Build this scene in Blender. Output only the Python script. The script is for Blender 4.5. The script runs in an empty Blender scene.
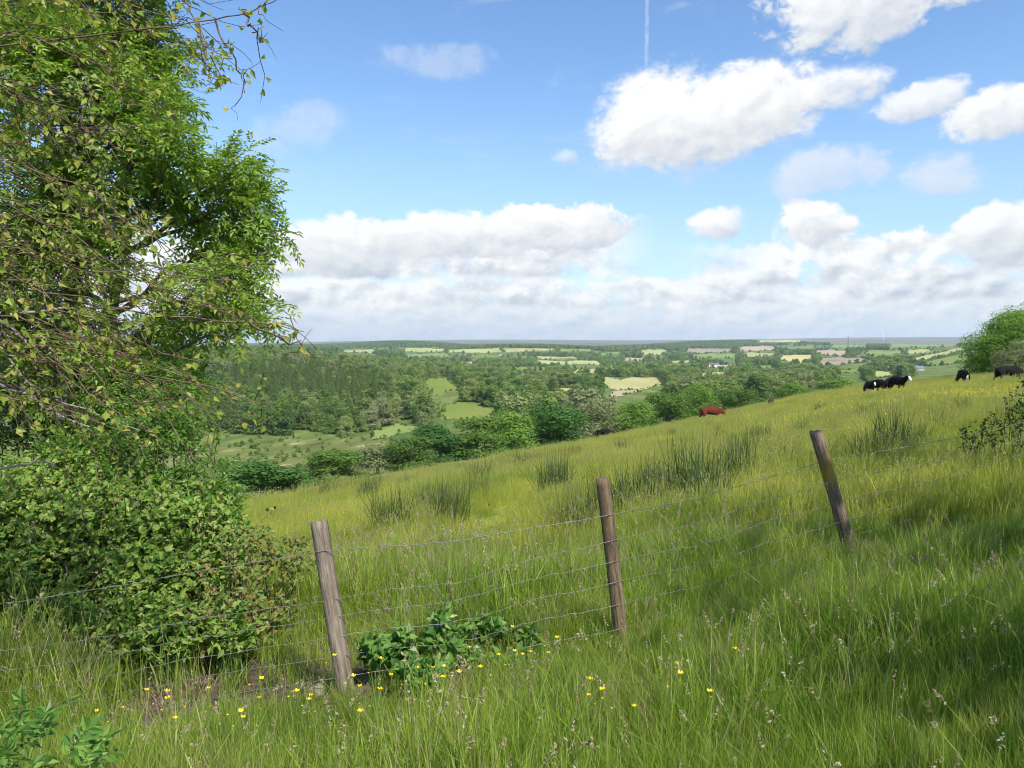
import bpy, bmesh, math, random
import numpy as np
from mathutils import Vector, Matrix

R = math.radians
scene = bpy.context.scene
COL = scene.collection
rs = np.random.RandomState(7)

# ------------------------------------------------------------------ camera (eye at the origin)
FPX, HV = 770.0, 345.0
PITCH = math.atan((384 - HV) / FPX)
cam_d = bpy.data.cameras.new('camera')
cam_d.sensor_width = 36.0
cam_d.lens = FPX / 1024 * 36
cam_d.clip_start = 0.05
cam_d.clip_end = 60000
cam = bpy.data.objects.new('camera', cam_d)
cam.rotation_euler = (math.pi / 2 - PITCH, 0, 0)
COL.objects.link(cam)
scene.camera = cam


def ray(u, v):
    u = np.asarray(u, float); v = np.asarray(v, float)
    cx = (u - 512) / FPX; cy = -(v - 384) / FPX
    dx = cx
    dy = math.cos(PITCH) + cy * math.sin(PITCH)
    dz = -math.sin(PITCH) + cy * math.cos(PITCH)
    return dx / dy, dz / dy          # per unit of depth y


def at(u, v, y):
    t, k = ray(u, v)
    return np.array([t * y, y, k * y])


# ------------------------------------------------------------------ terrain
COLS = {
    -400: [(20, 560), (60, 540), (150, 505), (300, 470), (450, 440), (700, 395), (900, 372), (1100, 372), (2000, 365), (4000, 352), (9000, 345), (14000, 343)],
    100: [(20, 555), (60, 535), (150, 500), (250, 475), (350, 452), (420, 438), (500, 415), (650, 378), (800, 358), (900, 356), (1300, 360), (2000, 361), (4000, 352), (9000, 345), (14000, 343)],
    240: [(20, 545), (60, 525), (100, 505), (150, 492), (220, 475), (300, 458), (400, 439), (450, 428), (600, 392), (750, 368), (900, 358), (1000, 358), (1300, 362), (2000, 361), (3000, 356), (5000, 349), (9000, 345), (14000, 343)],
    300: [(20, 530), (60, 500), (100, 492), (150, 482), (220, 470), (300, 457), (380, 445), (430, 437), (500, 418), (600, 398), (750, 377), (900, 364), (1000, 362), (1300, 364), (2000, 360), (3000, 355), (5000, 348), (9000, 344), (14000, 342)],
    370: [(20, 520), (60, 487), (100, 480), (150, 472), (220, 461), (300, 450), (380, 440), (460, 429), (560, 408), (700, 387), (900, 372), (1100, 369), (1500, 366), (2000, 362), (3000, 355), (5000, 348), (9000, 343), (14000, 341)],
    440: [(20, 500), (60, 472), (100, 469), (150, 462), (220, 452), (300, 442), (380, 432), (480, 419), (570, 405), (650, 396), (800, 386), (1000, 378), (1300, 372), (2000, 363), (3000, 356), (5000, 348), (9000, 343), (14000, 341)],
    600: [(20, 470), (60, 442), (90, 449), (150, 448), (200, 443), (300, 430), (400, 418), (500, 409), (650, 399), (800, 391), (1000, 384), (1300, 377), (2000, 366), (3000, 357), (5000, 349), (9000, 344), (14000, 341)],
    720: [(20, 440), (70, 417), (90, 423), (130, 428), (200, 425), (300, 416), (400, 408), (500, 401), (650, 394), (800, 388), (1000, 382), (1300, 375), (2000, 364), (3000, 356), (5000, 348), (9000, 342), (14000, 340)],
    870: [(20, 410), (112, 393), (150, 401), (200, 405), (300, 404), (400, 399), (500, 394), (650, 388), (800, 383), (1000, 378), (1300, 371), (2000, 361), (3000, 354), (5000, 347), (9000, 341), (14000, 338)],
    1024: [(20, 380), (100, 373), (150, 377), (200, 382), (300, 386), (500, 384), (800, 374), (1000, 369), (1300, 362), (2000, 354), (3000, 350), (5000, 345), (9000, 339), (14000, 337)],
    1400: [(20, 360), (100, 360), (200, 366), (400, 372), (800, 365), (1300, 355), (3000, 347), (5000, 343), (9000, 339), (14000, 337)],
}
LG = np.linspace(math.log(15), math.log(16000), 240)
TG = np.linspace(-1.25, 1.25, 126)
_ct, _cz = [], []
for u0, pts in COLS.items():
    d = np.array([p[0] for p in pts], float); v = np.array([p[1] for p in pts], float)
    z = -(v - HV) / FPX * d
    _ct.append((u0 - 512) / FPX)
    _cz.append(np.interp(LG, np.log(d), z))
_ct = np.array(_ct); _cz = np.array(_cz)
TAB = np.array([[np.interp(t, _ct, _cz[:, j]) for j in range(len(LG))] for t in TG])
ker = np.array([1, 3, 5, 3, 1], float); ker /= ker.sum()
for ax in (0, 1, 0, 1):
    pad = np.apply_along_axis(lambda a: np.convolve(np.pad(a, 2, mode='edge'), ker, mode='valid'), ax, TAB)
    TAB = pad


def table(t, d):
    t = np.clip(t, TG[0], TG[-1]); l = np.log(np.clip(d, 15.01, 15990))
    a = (t - TG[0]) / (TG[1] - TG[0]); b = (l - LG[0]) / (LG[1] - LG[0])
    i = np.clip(a.astype(int), 0, len(TG) - 2); j = np.clip(b.astype(int), 0, len(LG) - 2)
    a = a - i; b = b - j
    return (TAB[i, j] * (1 - a) * (1 - b) + TAB[i + 1, j] * a * (1 - b) + TAB[i, j + 1] * (1 - a) * b + TAB[i + 1, j + 1] * a * b)


def sstep(x, a, b):
    k = np.clip((x - a) / (b - a), 0, 1)
    return k * k * (3 - 2 * k)


def brow(x, y):
    return -0.83 * (x + 8) + 0.555 * (y - 22) - 4.5


def height(x, y):
    x = np.atleast_1d(np.asarray(x, float)); y = np.atleast_1d(np.asarray(y, float))
    r = np.hypot(x, y)
    xc = np.where(x > 0, 170 * np.tanh(x / 170), 90 * np.tanh(x / 90))
    yc = np.where(y > 0, 260 * np.tanh(y / 260), 40 * np.tanh(y / 40))
    pl = -1.6 + 0.12 * xc - 0.1 * yc
    s = brow(x, y)
    pl = pl - 0.0028 * np.clip(s + 6, 0, 60) ** 2 - 0.80 * sstep(r, 10, 44) * (1 - 0.9 * sstep(x / np.maximum(y, 1), 0.18, 0.5))
    und = 0.05 * np.sin(x * 1.3 + 0.5 * y) * np.cos(0.9 * y - 0.4 * x) + 0.03 * np.sin(2.9 * x + 1) * np.sin(2.3 * y)
    pl = pl + und * np.clip(r / 3, 0, 1)
    d = np.maximum(y, 0.6 * r)
    t = np.clip(x / np.maximum(d, 1e-3), -1.25, 1.25)
    tb = table(t, d) + 0.0016 * d * (np.sin(x * 0.021 + 1.7) * np.sin(y * 0.013) * 0.5) * sstep(d, 500, 900) * (1 - sstep(d, 1500, 3500)) + sstep(d, 1500, 3000) * (1 - sstep(d, 7500, 9500)) * (19 * np.sin(x * 0.0023 + 0.7) * np.sin(y * 0.0019) + 9 * np.sin(x * 0.0051 + y * 0.002)) + sstep(d, 9000, 11500) * (26 * np.exp(-((t + 0.01) / 0.16) ** 2) + 14 * np.exp(-((t - .45) / .2) ** 2))
    w = sstep(s, 4, 60)
    w = np.maximum(w, sstep(r, 150, 260) * sstep(y, -20, 60))
    return pl * (1 - w) + tb * w


def gz(x, y):
    return float(height(x, y)[0])


def hit(u, v, dmin=1.2, dmax=14500):
    """first meeting of the sight line through (u, v) with the ground"""
    u = np.atleast_1d(np.asarray(u, float)); v = np.atleast_1d(np.asarray(v, float))
    t, k = ray(u, v)
    ds = np.exp(np.linspace(math.log(dmin), math.log(dmax), 1500))
    out = np.zeros((len(u), 3))
    for i in range(len(u)):
        f = k[i] * ds - height(t[i] * ds, ds)
        idx = np.where(f < 0)[0]
        if len(idx) == 0:
            d = ds[-1]
        elif idx[0] == 0:
            d = ds[0]
        else:
            j = idx[0]; a = f[j - 1] / (f[j - 1] - f[j])
            d = ds[j - 1] + a * (ds[j] - ds[j - 1])
        out[i] = (t[i] * d, d, gz(t[i] * d, d))
    return out


def pix(p):
    """pixel of a world point, for planning only"""
    p = np.atleast_2d(p)
    c, s = math.cos(PITCH), math.sin(PITCH)
    f = p[:, 1] * c - p[:, 2] * s
    up = p[:, 1] * s + p[:, 2] * c
    return 512 + FPX * p[:, 0] / f, 384 - FPX * up / f


# ------------------------------------------------------------------ object helpers
def tag(o, label=None, cat=None, group=None, kind=None):
    if label: o['label'] = label
    if cat: o['category'] = cat
    if group: o['group'] = group
    if kind: o['kind'] = kind
    return o


def empty(name, loc=(0, 0, 0), rz=0.0):
    o = bpy.data.objects.new(name, None)
    o.empty_display_size = 0.2
    o.location = loc; o.rotation_euler = (0, 0, rz)
    COL.objects.link(o)
    return o


class MB:
    """collects vertices and faces, with a material slot per face"""
    def __init__(self):
        self.v = []; self.f = []; self.m = []; self.n = 0; self.smooth = []

    def add(self, verts, faces, mi=0, smooth=False):
        verts = np.asarray(verts, float).reshape(-1, 3)
        self.v.append(verts)
        faces = np.asarray(faces, int)
        self.f.append(faces + self.n)
        self.m.append(np.full(len(faces), mi, int))
        self.smooth.append(np.full(len(faces), smooth, bool))
        self.n += len(verts)

    def tube(self, pts, rad, seg=6, mi=0, cap=True):
        pts = np.asarray(pts, float); n = len(pts)
        rad = np.broadcast_to(np.asarray(rad, float), (n,))
        tg = np.gradient(pts, axis=0)
        tg /= np.linalg.norm(tg, axis=1, keepdims=True) + 1e-9
        ref = np.where(np.abs(tg[:, 2:3]) > 0.9, np.array([[1., 0, 0]]), np.array([[0., 0, 1]]))
        a = np.cross(tg, ref); a /= np.linalg.norm(a, axis=1, keepdims=True) + 1e-9
        b = np.cross(tg, a)
        ang = np.arange(seg) * 2 * math.pi / seg
        V = (pts[:, None, :] + rad[:, None, None] * (a[:, None, :] * np.cos(ang)[None, :, None] + b[:, None, :] * np.sin(ang)[None, :, None])).reshape(-1, 3)
        F = []
        for i in range(n - 1):
            for j in range(seg):
                k = (j + 1) % seg
                F.append((i * seg + j, i * seg + k, (i + 1) * seg + k, (i + 1) * seg + j))
        self.add(V, F, mi, True)
        if cap:
            base = self.n
            self.add(np.array([pts[0], pts[-1]]), np.zeros((0, 4), int), mi)
            C = [(base, base - n * seg + (j + 1) % seg, base - n * seg + j, base) for j in range(seg)]
            D = [(base + 1, base - seg + j, base - seg + (j + 1) % seg, base + 1) for j in range(seg)]
            self.caps = getattr(self, 'caps', []) + [(c[:3], mi) for c in C] + [(c[:3], mi) for c in D]

    def box(self, c, s, mi=0, rz=0.0):
        c = np.array(c, float); h = np.array(s, float) / 2
        V = np.array([[x, y, z] for x in (-1, 1) for y in (-1, 1) for z in (-1, 1)], float) * h
        if rz:
            co, si = math.cos(rz), math.sin(rz)
            V = np.c_[V[:, 0] * co - V[:, 1] * si, V[:, 0] * si + V[:, 1] * co, V[:, 2]]
        self.add(V + c, [(0, 1, 3, 2), (4, 6, 7, 5), (0, 4, 5, 1), (2, 3, 7, 6), (0, 2, 6, 4), (1, 5, 7, 3)], mi)

    def mesh(self, name, mats):
        me = bpy.data.meshes.new(name)
        V = np.concatenate(self.v) if self.v else np.zeros((0, 3))
        lens, loops, mi, sm = [], [], [], []
        for f, m, s in zip(self.f, self.m, self.smooth):
            if len(f) == 0: continue
            lens.append(np.full(len(f), f.shape[1])); loops.append(f.reshape(-1)); mi.append(m); sm.append(s)
        caps = getattr(self, 'caps', [])
        if caps:
            cf = np.array([c[0] for c in caps], int)
            lens.append(np.full(len(cf), 3)); loops.append(cf.reshape(-1)); mi.append(np.array([c[1] for c in caps])); sm.append(np.zeros(len(cf), bool))
        lens = np.concatenate(lens); loops = np.concatenate(loops); mi = np.concatenate(mi); sm = np.concatenate(sm)
        me.vertices.add(len(V)); me.vertices.foreach_set('co', V.astype(np.float32).ravel())
        me.loops.add(len(loops)); me.loops.foreach_set('vertex_index', loops.astype(np.int32))
        me.polygons.add(len(lens))
        st = np.concatenate([[0], np.cumsum(lens)[:-1]])
        me.polygons.foreach_set('loop_start', st.astype(np.int32))
        me.polygons.foreach_set('loop_total', lens.astype(np.int32))
        me.polygons.foreach_set('use_smooth', sm)
        for m in (mats if isinstance(mats, (list, tuple)) else [mats]):
            me.materials.append(m)
        me.polygons.foreach_set('material_index', mi.astype(np.int32))
        me.update(calc_edges=True)
        me.validate()
        return me

    def build(self, name, mats, parent=None, loc=None):
        return link(name, self.mesh(name, mats), parent, loc)


def link(name, me, parent=None, loc=None):
    o = bpy.data.objects.new(name, me)
    COL.objects.link(o)
    if parent is not None: o.parent = parent
    if loc is not None: o.location = loc
    return o


# ------------------------------------------------------------------ materials
def new_mat(name):
    m = bpy.data.materials.new(name); m.use_nodes = True
    nt = m.node_tree
    for n in list(nt.nodes): nt.nodes.remove(n)
    out = nt.nodes.new('ShaderNodeOutputMaterial')
    return m, nt, out


def ramp(nt, fac, stops):
    n = nt.nodes.new('ShaderNodeValToRGB')
    el = n.color_ramp.elements
    while len(el) > 1: el.remove(el[-1])
    el[0].position = stops[0][0]; el[0].color = (*stops[0][1], 1)
    for p, c in stops[1:]:
        e = el.new(p); e.color = (*c, 1)
    nt.links.new(fac, n.inputs[0])
    return n.outputs[0]


def noise(nt, scale, detail=3, vec=None, rough=0.55, dist=0.0, stretch=None):
    n = nt.nodes.new('ShaderNodeTexNoise')
    n.inputs['Scale'].default_value = scale; n.inputs['Detail'].default_value = detail
    n.inputs['Roughness'].default_value = rough; n.inputs['Distortion'].default_value = dist
    if vec is not None:
        if stretch:
            mp = nt.nodes.new('ShaderNodeMapping'); mp.inputs['Scale'].default_value = stretch
            nt.links.new(vec, mp.inputs[0]); vec = mp.outputs[0]
        nt.links.new(vec, n.inputs['Vector'])
    return n.outputs[0]


def mixc(nt, fac, a, b, mode='MIX'):
    n = nt.nodes.new('ShaderNodeMix'); n.data_type = 'RGBA'; n.blend_type = mode
    for s, val in ((n.inputs[0], fac), (n.inputs[6], a), (n.inputs[7], b)):
        if hasattr(val, 'is_linked'): nt.links.new(val, s)
        elif isinstance(val, (int, float)): s.default_value = val
        else: s.default_value = (*val, 1)
    return n.outputs[2]


def mth(nt, op, a, b=None, clamp=False):
    n = nt.nodes.new('ShaderNodeMath'); n.operation = op; n.use_clamp = clamp
    for i, val in enumerate((a, b)):
        if val is None: continue
        if hasattr(val, 'is_linked'): nt.links.new(val, n.inputs[i])
        else: n.inputs[i].default_value = val
    return n.outputs[0]


def leaf_mat(name, cols, trans=0.35, rough=0.45, spec=0.3, var_obj=0.5, patch=None, patch_cols=None, patch_mix=0.5, warm=None):
    """leaf-like surface: colour differs from leaf to leaf and from plant to plant; some light passes through"""
    m, nt, out = new_mat(name)
    g = nt.nodes.new('ShaderNodeNewGeometry'); oi = nt.nodes.new('ShaderNodeObjectInfo')
    f = mth(nt, 'ADD', mth(nt, 'MULTIPLY', g.outputs['Random Per Island'], 1 - var_obj), mth(nt, 'MULTIPLY', oi.outputs['Random'], var_obj))
    n = len(cols)
    c = ramp(nt, f, [(i / max(n - 1, 1), col) for i, col in enumerate(cols)])
    if patch:
        pn = noise(nt, patch, 2, g.outputs['Position'])
        pc = ramp(nt, pn, [(0.35, patch_cols[0]), (0.5, patch_cols[len(patch_cols) // 2]), (0.65, patch_cols[-1])])
        c = mixc(nt, patch_mix, c, pc)
    p = nt.nodes.new('ShaderNodeBsdfPrincipled')
    p.inputs['Roughness'].default_value = rough
    p.inputs['Specular IOR Level'].default_value = spec
    nt.links.new(c, p.inputs['Base Color'])
    tr = nt.nodes.new('ShaderNodeBsdfTranslucent')
    tc = mixc(nt, 1.0, c, (1.0, 1.0, 0.45), 'MULTIPLY')
    tc = mixc(nt, 1.0, tc, (1.5, 1.5, 1.5), 'MULTIPLY')
    nt.links.new(tc, tr.inputs['Color'])
    mx = nt.nodes.new('ShaderNodeMixShader'); mx.inputs[0].default_value = trans
    nt.links.new(p.outputs[0], mx.inputs[1]); nt.links.new(tr.outputs[0], mx.inputs[2])
    nt.links.new(mx.outputs[0], out.inputs[0])
    return m


def plain(name, col, rough=0.7, metal=0.0, spec=0.3, nscale=None, col2=None, stretch=None, bump=0.0, coord='Object', detail=5, lo=0.35, hi=0.65):
    m, nt, out = new_mat(name)
    p = nt.nodes.new('ShaderNodeBsdfPrincipled')
    p.inputs['Roughness'].default_value = rough; p.inputs['Metallic'].default_value = metal
    p.inputs['Specular IOR Level'].default_value = spec
    if nscale:
        tc = nt.nodes.new('ShaderNodeTexCoord')
        nz = noise(nt, nscale, detail, tc.outputs[coord], stretch=stretch)
        c = ramp(nt, nz, [(lo, col), (hi, col2 or col)])
        nt.links.new(c, p.inputs['Base Color'])
        if bump:
            b = nt.nodes.new('ShaderNodeBump'); b.inputs['Strength'].default_value = bump
            b.inputs['Distance'].default_value = 0.02
            nt.links.new(nz, b.inputs['Height']); nt.links.new(b.outputs[0], p.inputs['Normal'])
    else:
        p.inputs['Base Color'].default_value = (*col, 1)
    nt.links.new(p.outputs[0], out.inputs[0])
    return m


M = {}
M['bark'] = plain('bark', (0.10, 0.085, 0.065), 0.9, nscale=6, col2=(0.22, 0.19, 0.15), stretch=(1, 1, 0.25), bump=0.6)
M['twig'] = plain('twig', (0.08, 0.05, 0.035), 0.8, nscale=14, col2=(0.19, 0.13, 0.09))
M['pale_branch'] = plain('pale_branch', (0.20, 0.17, 0.14), 0.8, nscale=9, col2=(0.40, 0.36, 0.30))
M['ash_leaf'] = leaf_mat('ash_leaf', [(0.12, 0.20, 0.032), (0.20, 0.31, 0.048), (0.30, 0.42, 0.07)], 0.44, 0.42, 0.3, 0.0)
M['birch_leaf'] = leaf_mat('birch_leaf', [(0.13, 0.20, 0.03), (0.23, 0.30, 0.045), (0.32, 0.36, 0.065), (0.38, 0.32, 0.08)], 0.42, 0.45, 0.3, 0.0)
M['bramble_leaf'] = leaf_mat('bramble_leaf', [(0.06, 0.13, 0.022), (0.13, 0.24, 0.036), (0.22, 0.33, 0.055), (0.33, 0.37, 0.10)], 0.38, 0.45, 0.3, 0.0)
M['dark_bramble'] = leaf_mat('dark_bramble', [(0.05, 0.13, 0.026), (0.11, 0.23, 0.042), (0.20, 0.33, 0.065)], 0.35, 0.4, 0.35, 0.0)
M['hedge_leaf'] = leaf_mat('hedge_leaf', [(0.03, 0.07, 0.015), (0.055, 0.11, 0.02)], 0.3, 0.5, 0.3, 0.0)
M['crown_green'] = leaf_mat('crown_green', [(0.07, 0.14, 0.028), (0.12, 0.21, 0.04), (0.17, 0.26, 0.05)], 0.3, 0.6, 0.2, 0.45)
M['crown_dark'] = leaf_mat('crown_dark', [(0.04, 0.11, 0.026), (0.07, 0.16, 0.034), (0.10, 0.20, 0.042)], 0.28, 0.6, 0.2, 0.3)
M['crown_grey'] = leaf_mat('crown_grey', [(0.17, 0.22, 0.10), (0.23, 0.27, 0.12), (0.28, 0.29, 0.15)], 0.3, 0.6, 0.2, 0.3)
M['crown_bright'] = leaf_mat('crown_bright', [(0.09, 0.19, 0.03), (0.15, 0.27, 0.04), (0.21, 0.32, 0.055)], 0.32, 0.6, 0.2, 0.3)
M['conifer'] = leaf_mat('conifer', [(0.07, 0.12, 0.04), (0.11, 0.17, 0.05), (0.165, 0.215, 0.065)], 0.22, 0.7, 0.15, 0.6)
M['far_crown'] = leaf_mat('far_crown', [(0.045, 0.10, 0.03), (0.115, 0.19, 0.048), (0.185, 0.265, 0.065), (0.28, 0.30, 0.12)], 0.25, 0.7, 0.15, 0.75)
FIELD_P = [(0.16, 0.23, 0.035), (0.38, 0.41, 0.075), (0.58, 0.54, 0.14)]
M['near_grass'] = leaf_mat('near_grass', [(0.055, 0.12, 0.016), (0.16, 0.27, 0.03), (0.30, 0.40, 0.055), (0.54, 0.53, 0.17)], 0.46, 0.4, 0.35, 0.2, 1.1, [(0.085, 0.16, 0.02), (0.19, 0.29, 0.034), (0.35, 0.38, 0.08)], 0.45)
M['field_grass'] = leaf_mat('field_grass', [(0.12, 0.20, 0.028), (0.28, 0.35, 0.05), (0.44, 0.45, 0.09), (0.58, 0.55, 0.20)], 0.42, 0.5, 0.25, 0.45, 0.42, FIELD_P, 0.55)
M['rusty_grass'] = leaf_mat('rusty_grass', [(0.16, 0.19, 0.035), (0.26, 0.25, 0.05), (0.33, 0.27, 0.07)], 0.35, 0.5, 0.25, 0.4)
M['dry_grass'] = leaf_mat('dry_grass', [(0.28, 0.23, 0.13), (0.45, 0.39, 0.24), (0.36, 0.27, 0.15)], 0.3, 0.6, 0.2, 0.3)
M['seed_head'] = leaf_mat('seed_head', [(0.24, 0.17, 0.13), (0.36, 0.29, 0.19), (0.50, 0.45, 0.32)], 0.3, 0.7, 0.15, 0.5)
M['field_head'] = leaf_mat('field_head', [(0.30, 0.31, 0.11), (0.42, 0.40, 0.17)], 0.3, 0.7, 0.15, 0.5)
M['rush'] = leaf_mat('rush', [(0.022, 0.055, 0.015), (0.04, 0.085, 0.02), (0.07, 0.115, 0.03), (0.17, 0.14, 0.06)], 0.10, 0.45, 0.35, 0.3)
M['buttercup'] = leaf_mat('buttercup', [(0.80, 0.58, 0.01), (0.85, 0.68, 0.03)], 0.25, 0.3, 0.5, 0.5)
M['stem'] = plain('stem', (0.12, 0.20, 0.04), 0.6)
M['wire'] = plain('wire', (0.26, 0.26, 0.25), 0.6, metal=0.6, nscale=30, col2=(0.17, 0.15, 0.13))
M['black_coat'] = plain('black_coat', (0.006, 0.005, 0.005), 0.75, spec=0.12, nscale=5, col2=(0.014, 0.011, 0.010))
M['white_coat'] = plain('white_coat', (0.72, 0.70, 0.66), 0.8, nscale=8, col2=(0.80, 0.78, 0.74))
M['red_coat'] = plain('red_coat', (0.085, 0.018, 0.009), 0.8, spec=0.15, nscale=3, col2=(0.13, 0.03, 0.013))
M['brown_coat'] = plain('brown_coat', (0.035, 0.018, 0.012), 0.65, nscale=4, col2=(0.065, 0.03, 0.02))
M['white_wall'] = plain('white_wall', (0.80, 0.79, 0.76), 0.8)
M['grey_wall'] = plain('grey_wall', (0.45, 0.43, 0.40), 0.9, nscale=1.2, col2=(0.36, 0.34, 0.31))
M['slate'] = plain('slate', (0.13, 0.13, 0.15), 0.6, nscale=2, col2=(0.19, 0.19, 0.21))
M['window'] = plain('window', (0.03, 0.035, 0.045), 0.15)
M['turbine'] = plain('turbine', (0.80, 0.81, 0.82), 0.4)
M['steel'] = plain('steel', (0.22, 0.23, 0.24), 0.6)
M['stone'] = plain('stone', (0.15, 0.125, 0.10), 0.95, nscale=16, col2=(0.32, 0.28, 0.23), bump=1.0)


def post_mat(name, lo, hi, lichen=0.0):
    m, nt, out = new_mat(name)
    tc = nt.nodes.new('ShaderNodeTexCoord')
    a = noise(nt, 9, 6, tc.outputs['Object'], stretch=(6, 6, 0.5), rough=0.65)
    c = ramp(nt, a, [(0.30, tuple(x * 0.35 for x in lo)), (0.42, lo), (0.68, hi)])
    b = noise(nt, 5, 4, tc.outputs['Object'])
    c = mixc(nt, ramp(nt, b, [(0.45, (0, 0, 0)), (0.7, (0.6, 0.6, 0.6))]), c, tuple(x * 0.55 for x in lo))
    if lichen:
        sp = nt.nodes.new('ShaderNodeSeparateXYZ'); nt.links.new(tc.outputs['Object'], sp.inputs[0])
        ll = noise(nt, 11, 4, tc.outputs['Object'])
        zz = mth(nt, 'SUBTRACT', 1.0, mth(nt, 'MULTIPLY', mth(nt, 'ABSOLUTE', mth(nt, 'SUBTRACT', sp.outputs[2], 0.85)), 5.0), True)
        k = mth(nt, 'MULTIPLY', ramp(nt, ll, [(0.36, (0, 0, 0)), (0.46, (1, 1, 1))]), zz)
        c = mixc(nt, k, c, (0.33, 0.22, 0.03))
    p = nt.nodes.new('ShaderNodeBsdfPrincipled'); p.inputs['Roughness'].default_value = 0.85
    p.inputs['Specular IOR Level'].default_value = 0.2
    nt.links.new(c, p.inputs['Base Color'])
    bp = nt.nodes.new('ShaderNodeBump'); bp.inputs['Strength'].default_value = 0.9; bp.inputs['Distance'].default_value = 0.012
    nt.links.new(a, bp.inputs['Height']); nt.links.new(bp.outputs[0], p.inputs['Normal'])
    nt.links.new(p.outputs[0], out.inputs[0])
    return m


M['old_post'] = post_mat('old_post', (0.17, 0.135, 0.10), (0.36, 0.30, 0.235))
M['brown_post'] = post_mat('brown_post', (0.12, 0.085, 0.052), (0.25, 0.18, 0.11))
M['lichen_post'] = post_mat('lichen_post', (0.14, 0.10, 0.075), (0.31, 0.24, 0.18), 1.0)


def ground_mat():
    m, nt, out = new_mat('ground')
    g = nt.nodes.new('ShaderNodeNewGeometry')
    P = g.outputs['Position']
    near = ramp(nt, noise(nt, 1.6, 6, P), [(0.3, (0.045, 0.055, 0.018)), (0.55, (0.085, 0.115, 0.028)), (0.75, (0.15, 0.17, 0.05))])
    far = ramp(nt, noise(nt, 0.06, 8, P, 0.65, stretch=(1, 0.25, 1)), [(0.3, (0.06, 0.10, 0.028)), (0.5, (0.12, 0.165, 0.045)), (0.7, (0.22, 0.24, 0.08))])
    fld = ramp(nt, noise(nt, 0.25, 6, P), [(0.3, (0.15, 0.20, 0.035)), (0.55, (0.25, 0.30, 0.05)), (0.75, (0.33, 0.34, 0.08))])
    moor = ramp(nt, noise(nt, 0.002, 4, P), [(0.35, (0.13, 0.125, 0.10)), (0.65, (0.21, 0.185, 0.15))])
    sp = nt.nodes.new('ShaderNodeSeparateXYZ'); nt.links.new(P, sp.inputs[0])
    ln = nt.nodes.new('ShaderNodeVectorMath'); ln.operation = 'LENGTH'; nt.links.new(P, ln.inputs[0])
    r = ln.outputs['Value']
    k1 = mth(nt, 'DIVIDE', mth(nt, 'SUBTRACT', r, 7.0), 10.0, True)
    k2 = mth(nt, 'DIVIDE', mth(nt, 'SUBTRACT', r, 95.0), 60.0, True)
    k3 = mth(nt, 'DIVIDE', mth(nt, 'SUBTRACT', r, 6500.0), 1200.0, True)
    c = mixc(nt, k1, near, fld)
    c = mixc(nt, k2, c, far)
    c = mixc(nt, k3, c, moor)
    p = nt.nodes.new('ShaderNodeBsdfPrincipled'); p.inputs['Roughness'].default_value = 0.95
    p.inputs['Specular IOR Level'].default_value = 0.05
    nt.links.new(c, p.inputs['Base Color'])
    nt.links.new(p.outputs[0], out.inputs[0])
    return m


M['ground'] = ground_mat()

# ------------------------------------------------------------------ ground sheet
th = np.concatenate([np.arange(-180, -48, 4.0), np.arange(-48, 48, 0.3), np.arange(48, 180, 4.0)])
rr = np.concatenate([np.linspace(0.4, 8, 40), np.exp(np.linspace(math.log(8.3), math.log(15500), 250))])
TH, RR = np.meshgrid(np.radians(th), rr)
GX, GY = RR * np.sin(TH), RR * np.cos(TH)
GZ = height(GX.ravel(), GY.ravel())
na, nr = len(th), len(rr)
V = np.c_[GX.ravel(), GY.ravel(), GZ]
V = np.vstack([V, [[0, 0, gz(0, 0)]]])
i, j = np.meshgrid(np.arange(nr - 1), np.arange(na), indexing='ij')
a = (i * na + j).ravel(); b = (i * na + (j + 1) % na).ravel()
mb = MB(); mb.add(V, np.c_[a, b, b + na, a + na], 0, True)
mb.add(np.zeros((0, 3)), np.zeros((0, 4), int))
mb.f.append(np.array([[nr * na, (q + 1) % na, q] for q in range(na)])); mb.m.append(np.zeros(na, int)); mb.smooth.append(np.ones(na, bool))
tag(mb.build('ground', M['ground']), kind='structure')


# ------------------------------------------------------------------ fields: thin sheets draped on the far ground
def field_mat(name, c1, c2, scale, c3=None):
    m, nt, out = new_mat(name)
    g = nt.nodes.new('ShaderNodeNewGeometry')
    nz = noise(nt, scale, 8, g.outputs['Position'], 0.68, stretch=(1, 0.25, 1))
    st = [(0.3, c1), (0.6, c2)]
    if c3: st.append((0.66, c3))
    p = nt.nodes.new('ShaderNodeBsdfPrincipled'); p.inputs['Roughness'].default_value = 0.95
    p.inputs['Specular IOR Level'].default_value = 0.05
    nt.links.new(ramp(nt, nz, st), p.inputs['Base Color']); nt.links.new(p.outputs[0], out.inputs[0])
    return m


FM = {
    'pale': field_mat('pale_pasture', (0.29, 0.30, 0.11), (0.42, 0.39, 0.17), 0.018),
    'green': field_mat('green_pasture', (0.13, 0.21, 0.05), (0.22, 0.28, 0.075), 0.018),
    'lime': field_mat('lime_pasture', (0.30, 0.34, 0.11), (0.42, 0.42, 0.16), 0.012),
    'tan': field_mat('ploughed_field', (0.34, 0.27, 0.17), (0.42, 0.34, 0.22), 0.006),
    'brown': field_mat('brown_field', (0.26, 0.21, 0.15), (0.32, 0.26, 0.18), 0.006),
    'yellow': field_mat('hay_field', (0.42, 0.36, 0.13), (0.54, 0.46, 0.18), 0.015),
    'rough': field_mat('rough_pasture', (0.06, 0.095, 0.022), (0.19, 0.20, 0.06), 0.10, (0.36, 0.33, 0.16)),
    'olive': field_mat('olive_pasture', (0.13, 0.19, 0.035), (0.19, 0.23, 0.05), 0.03),
}
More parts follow.
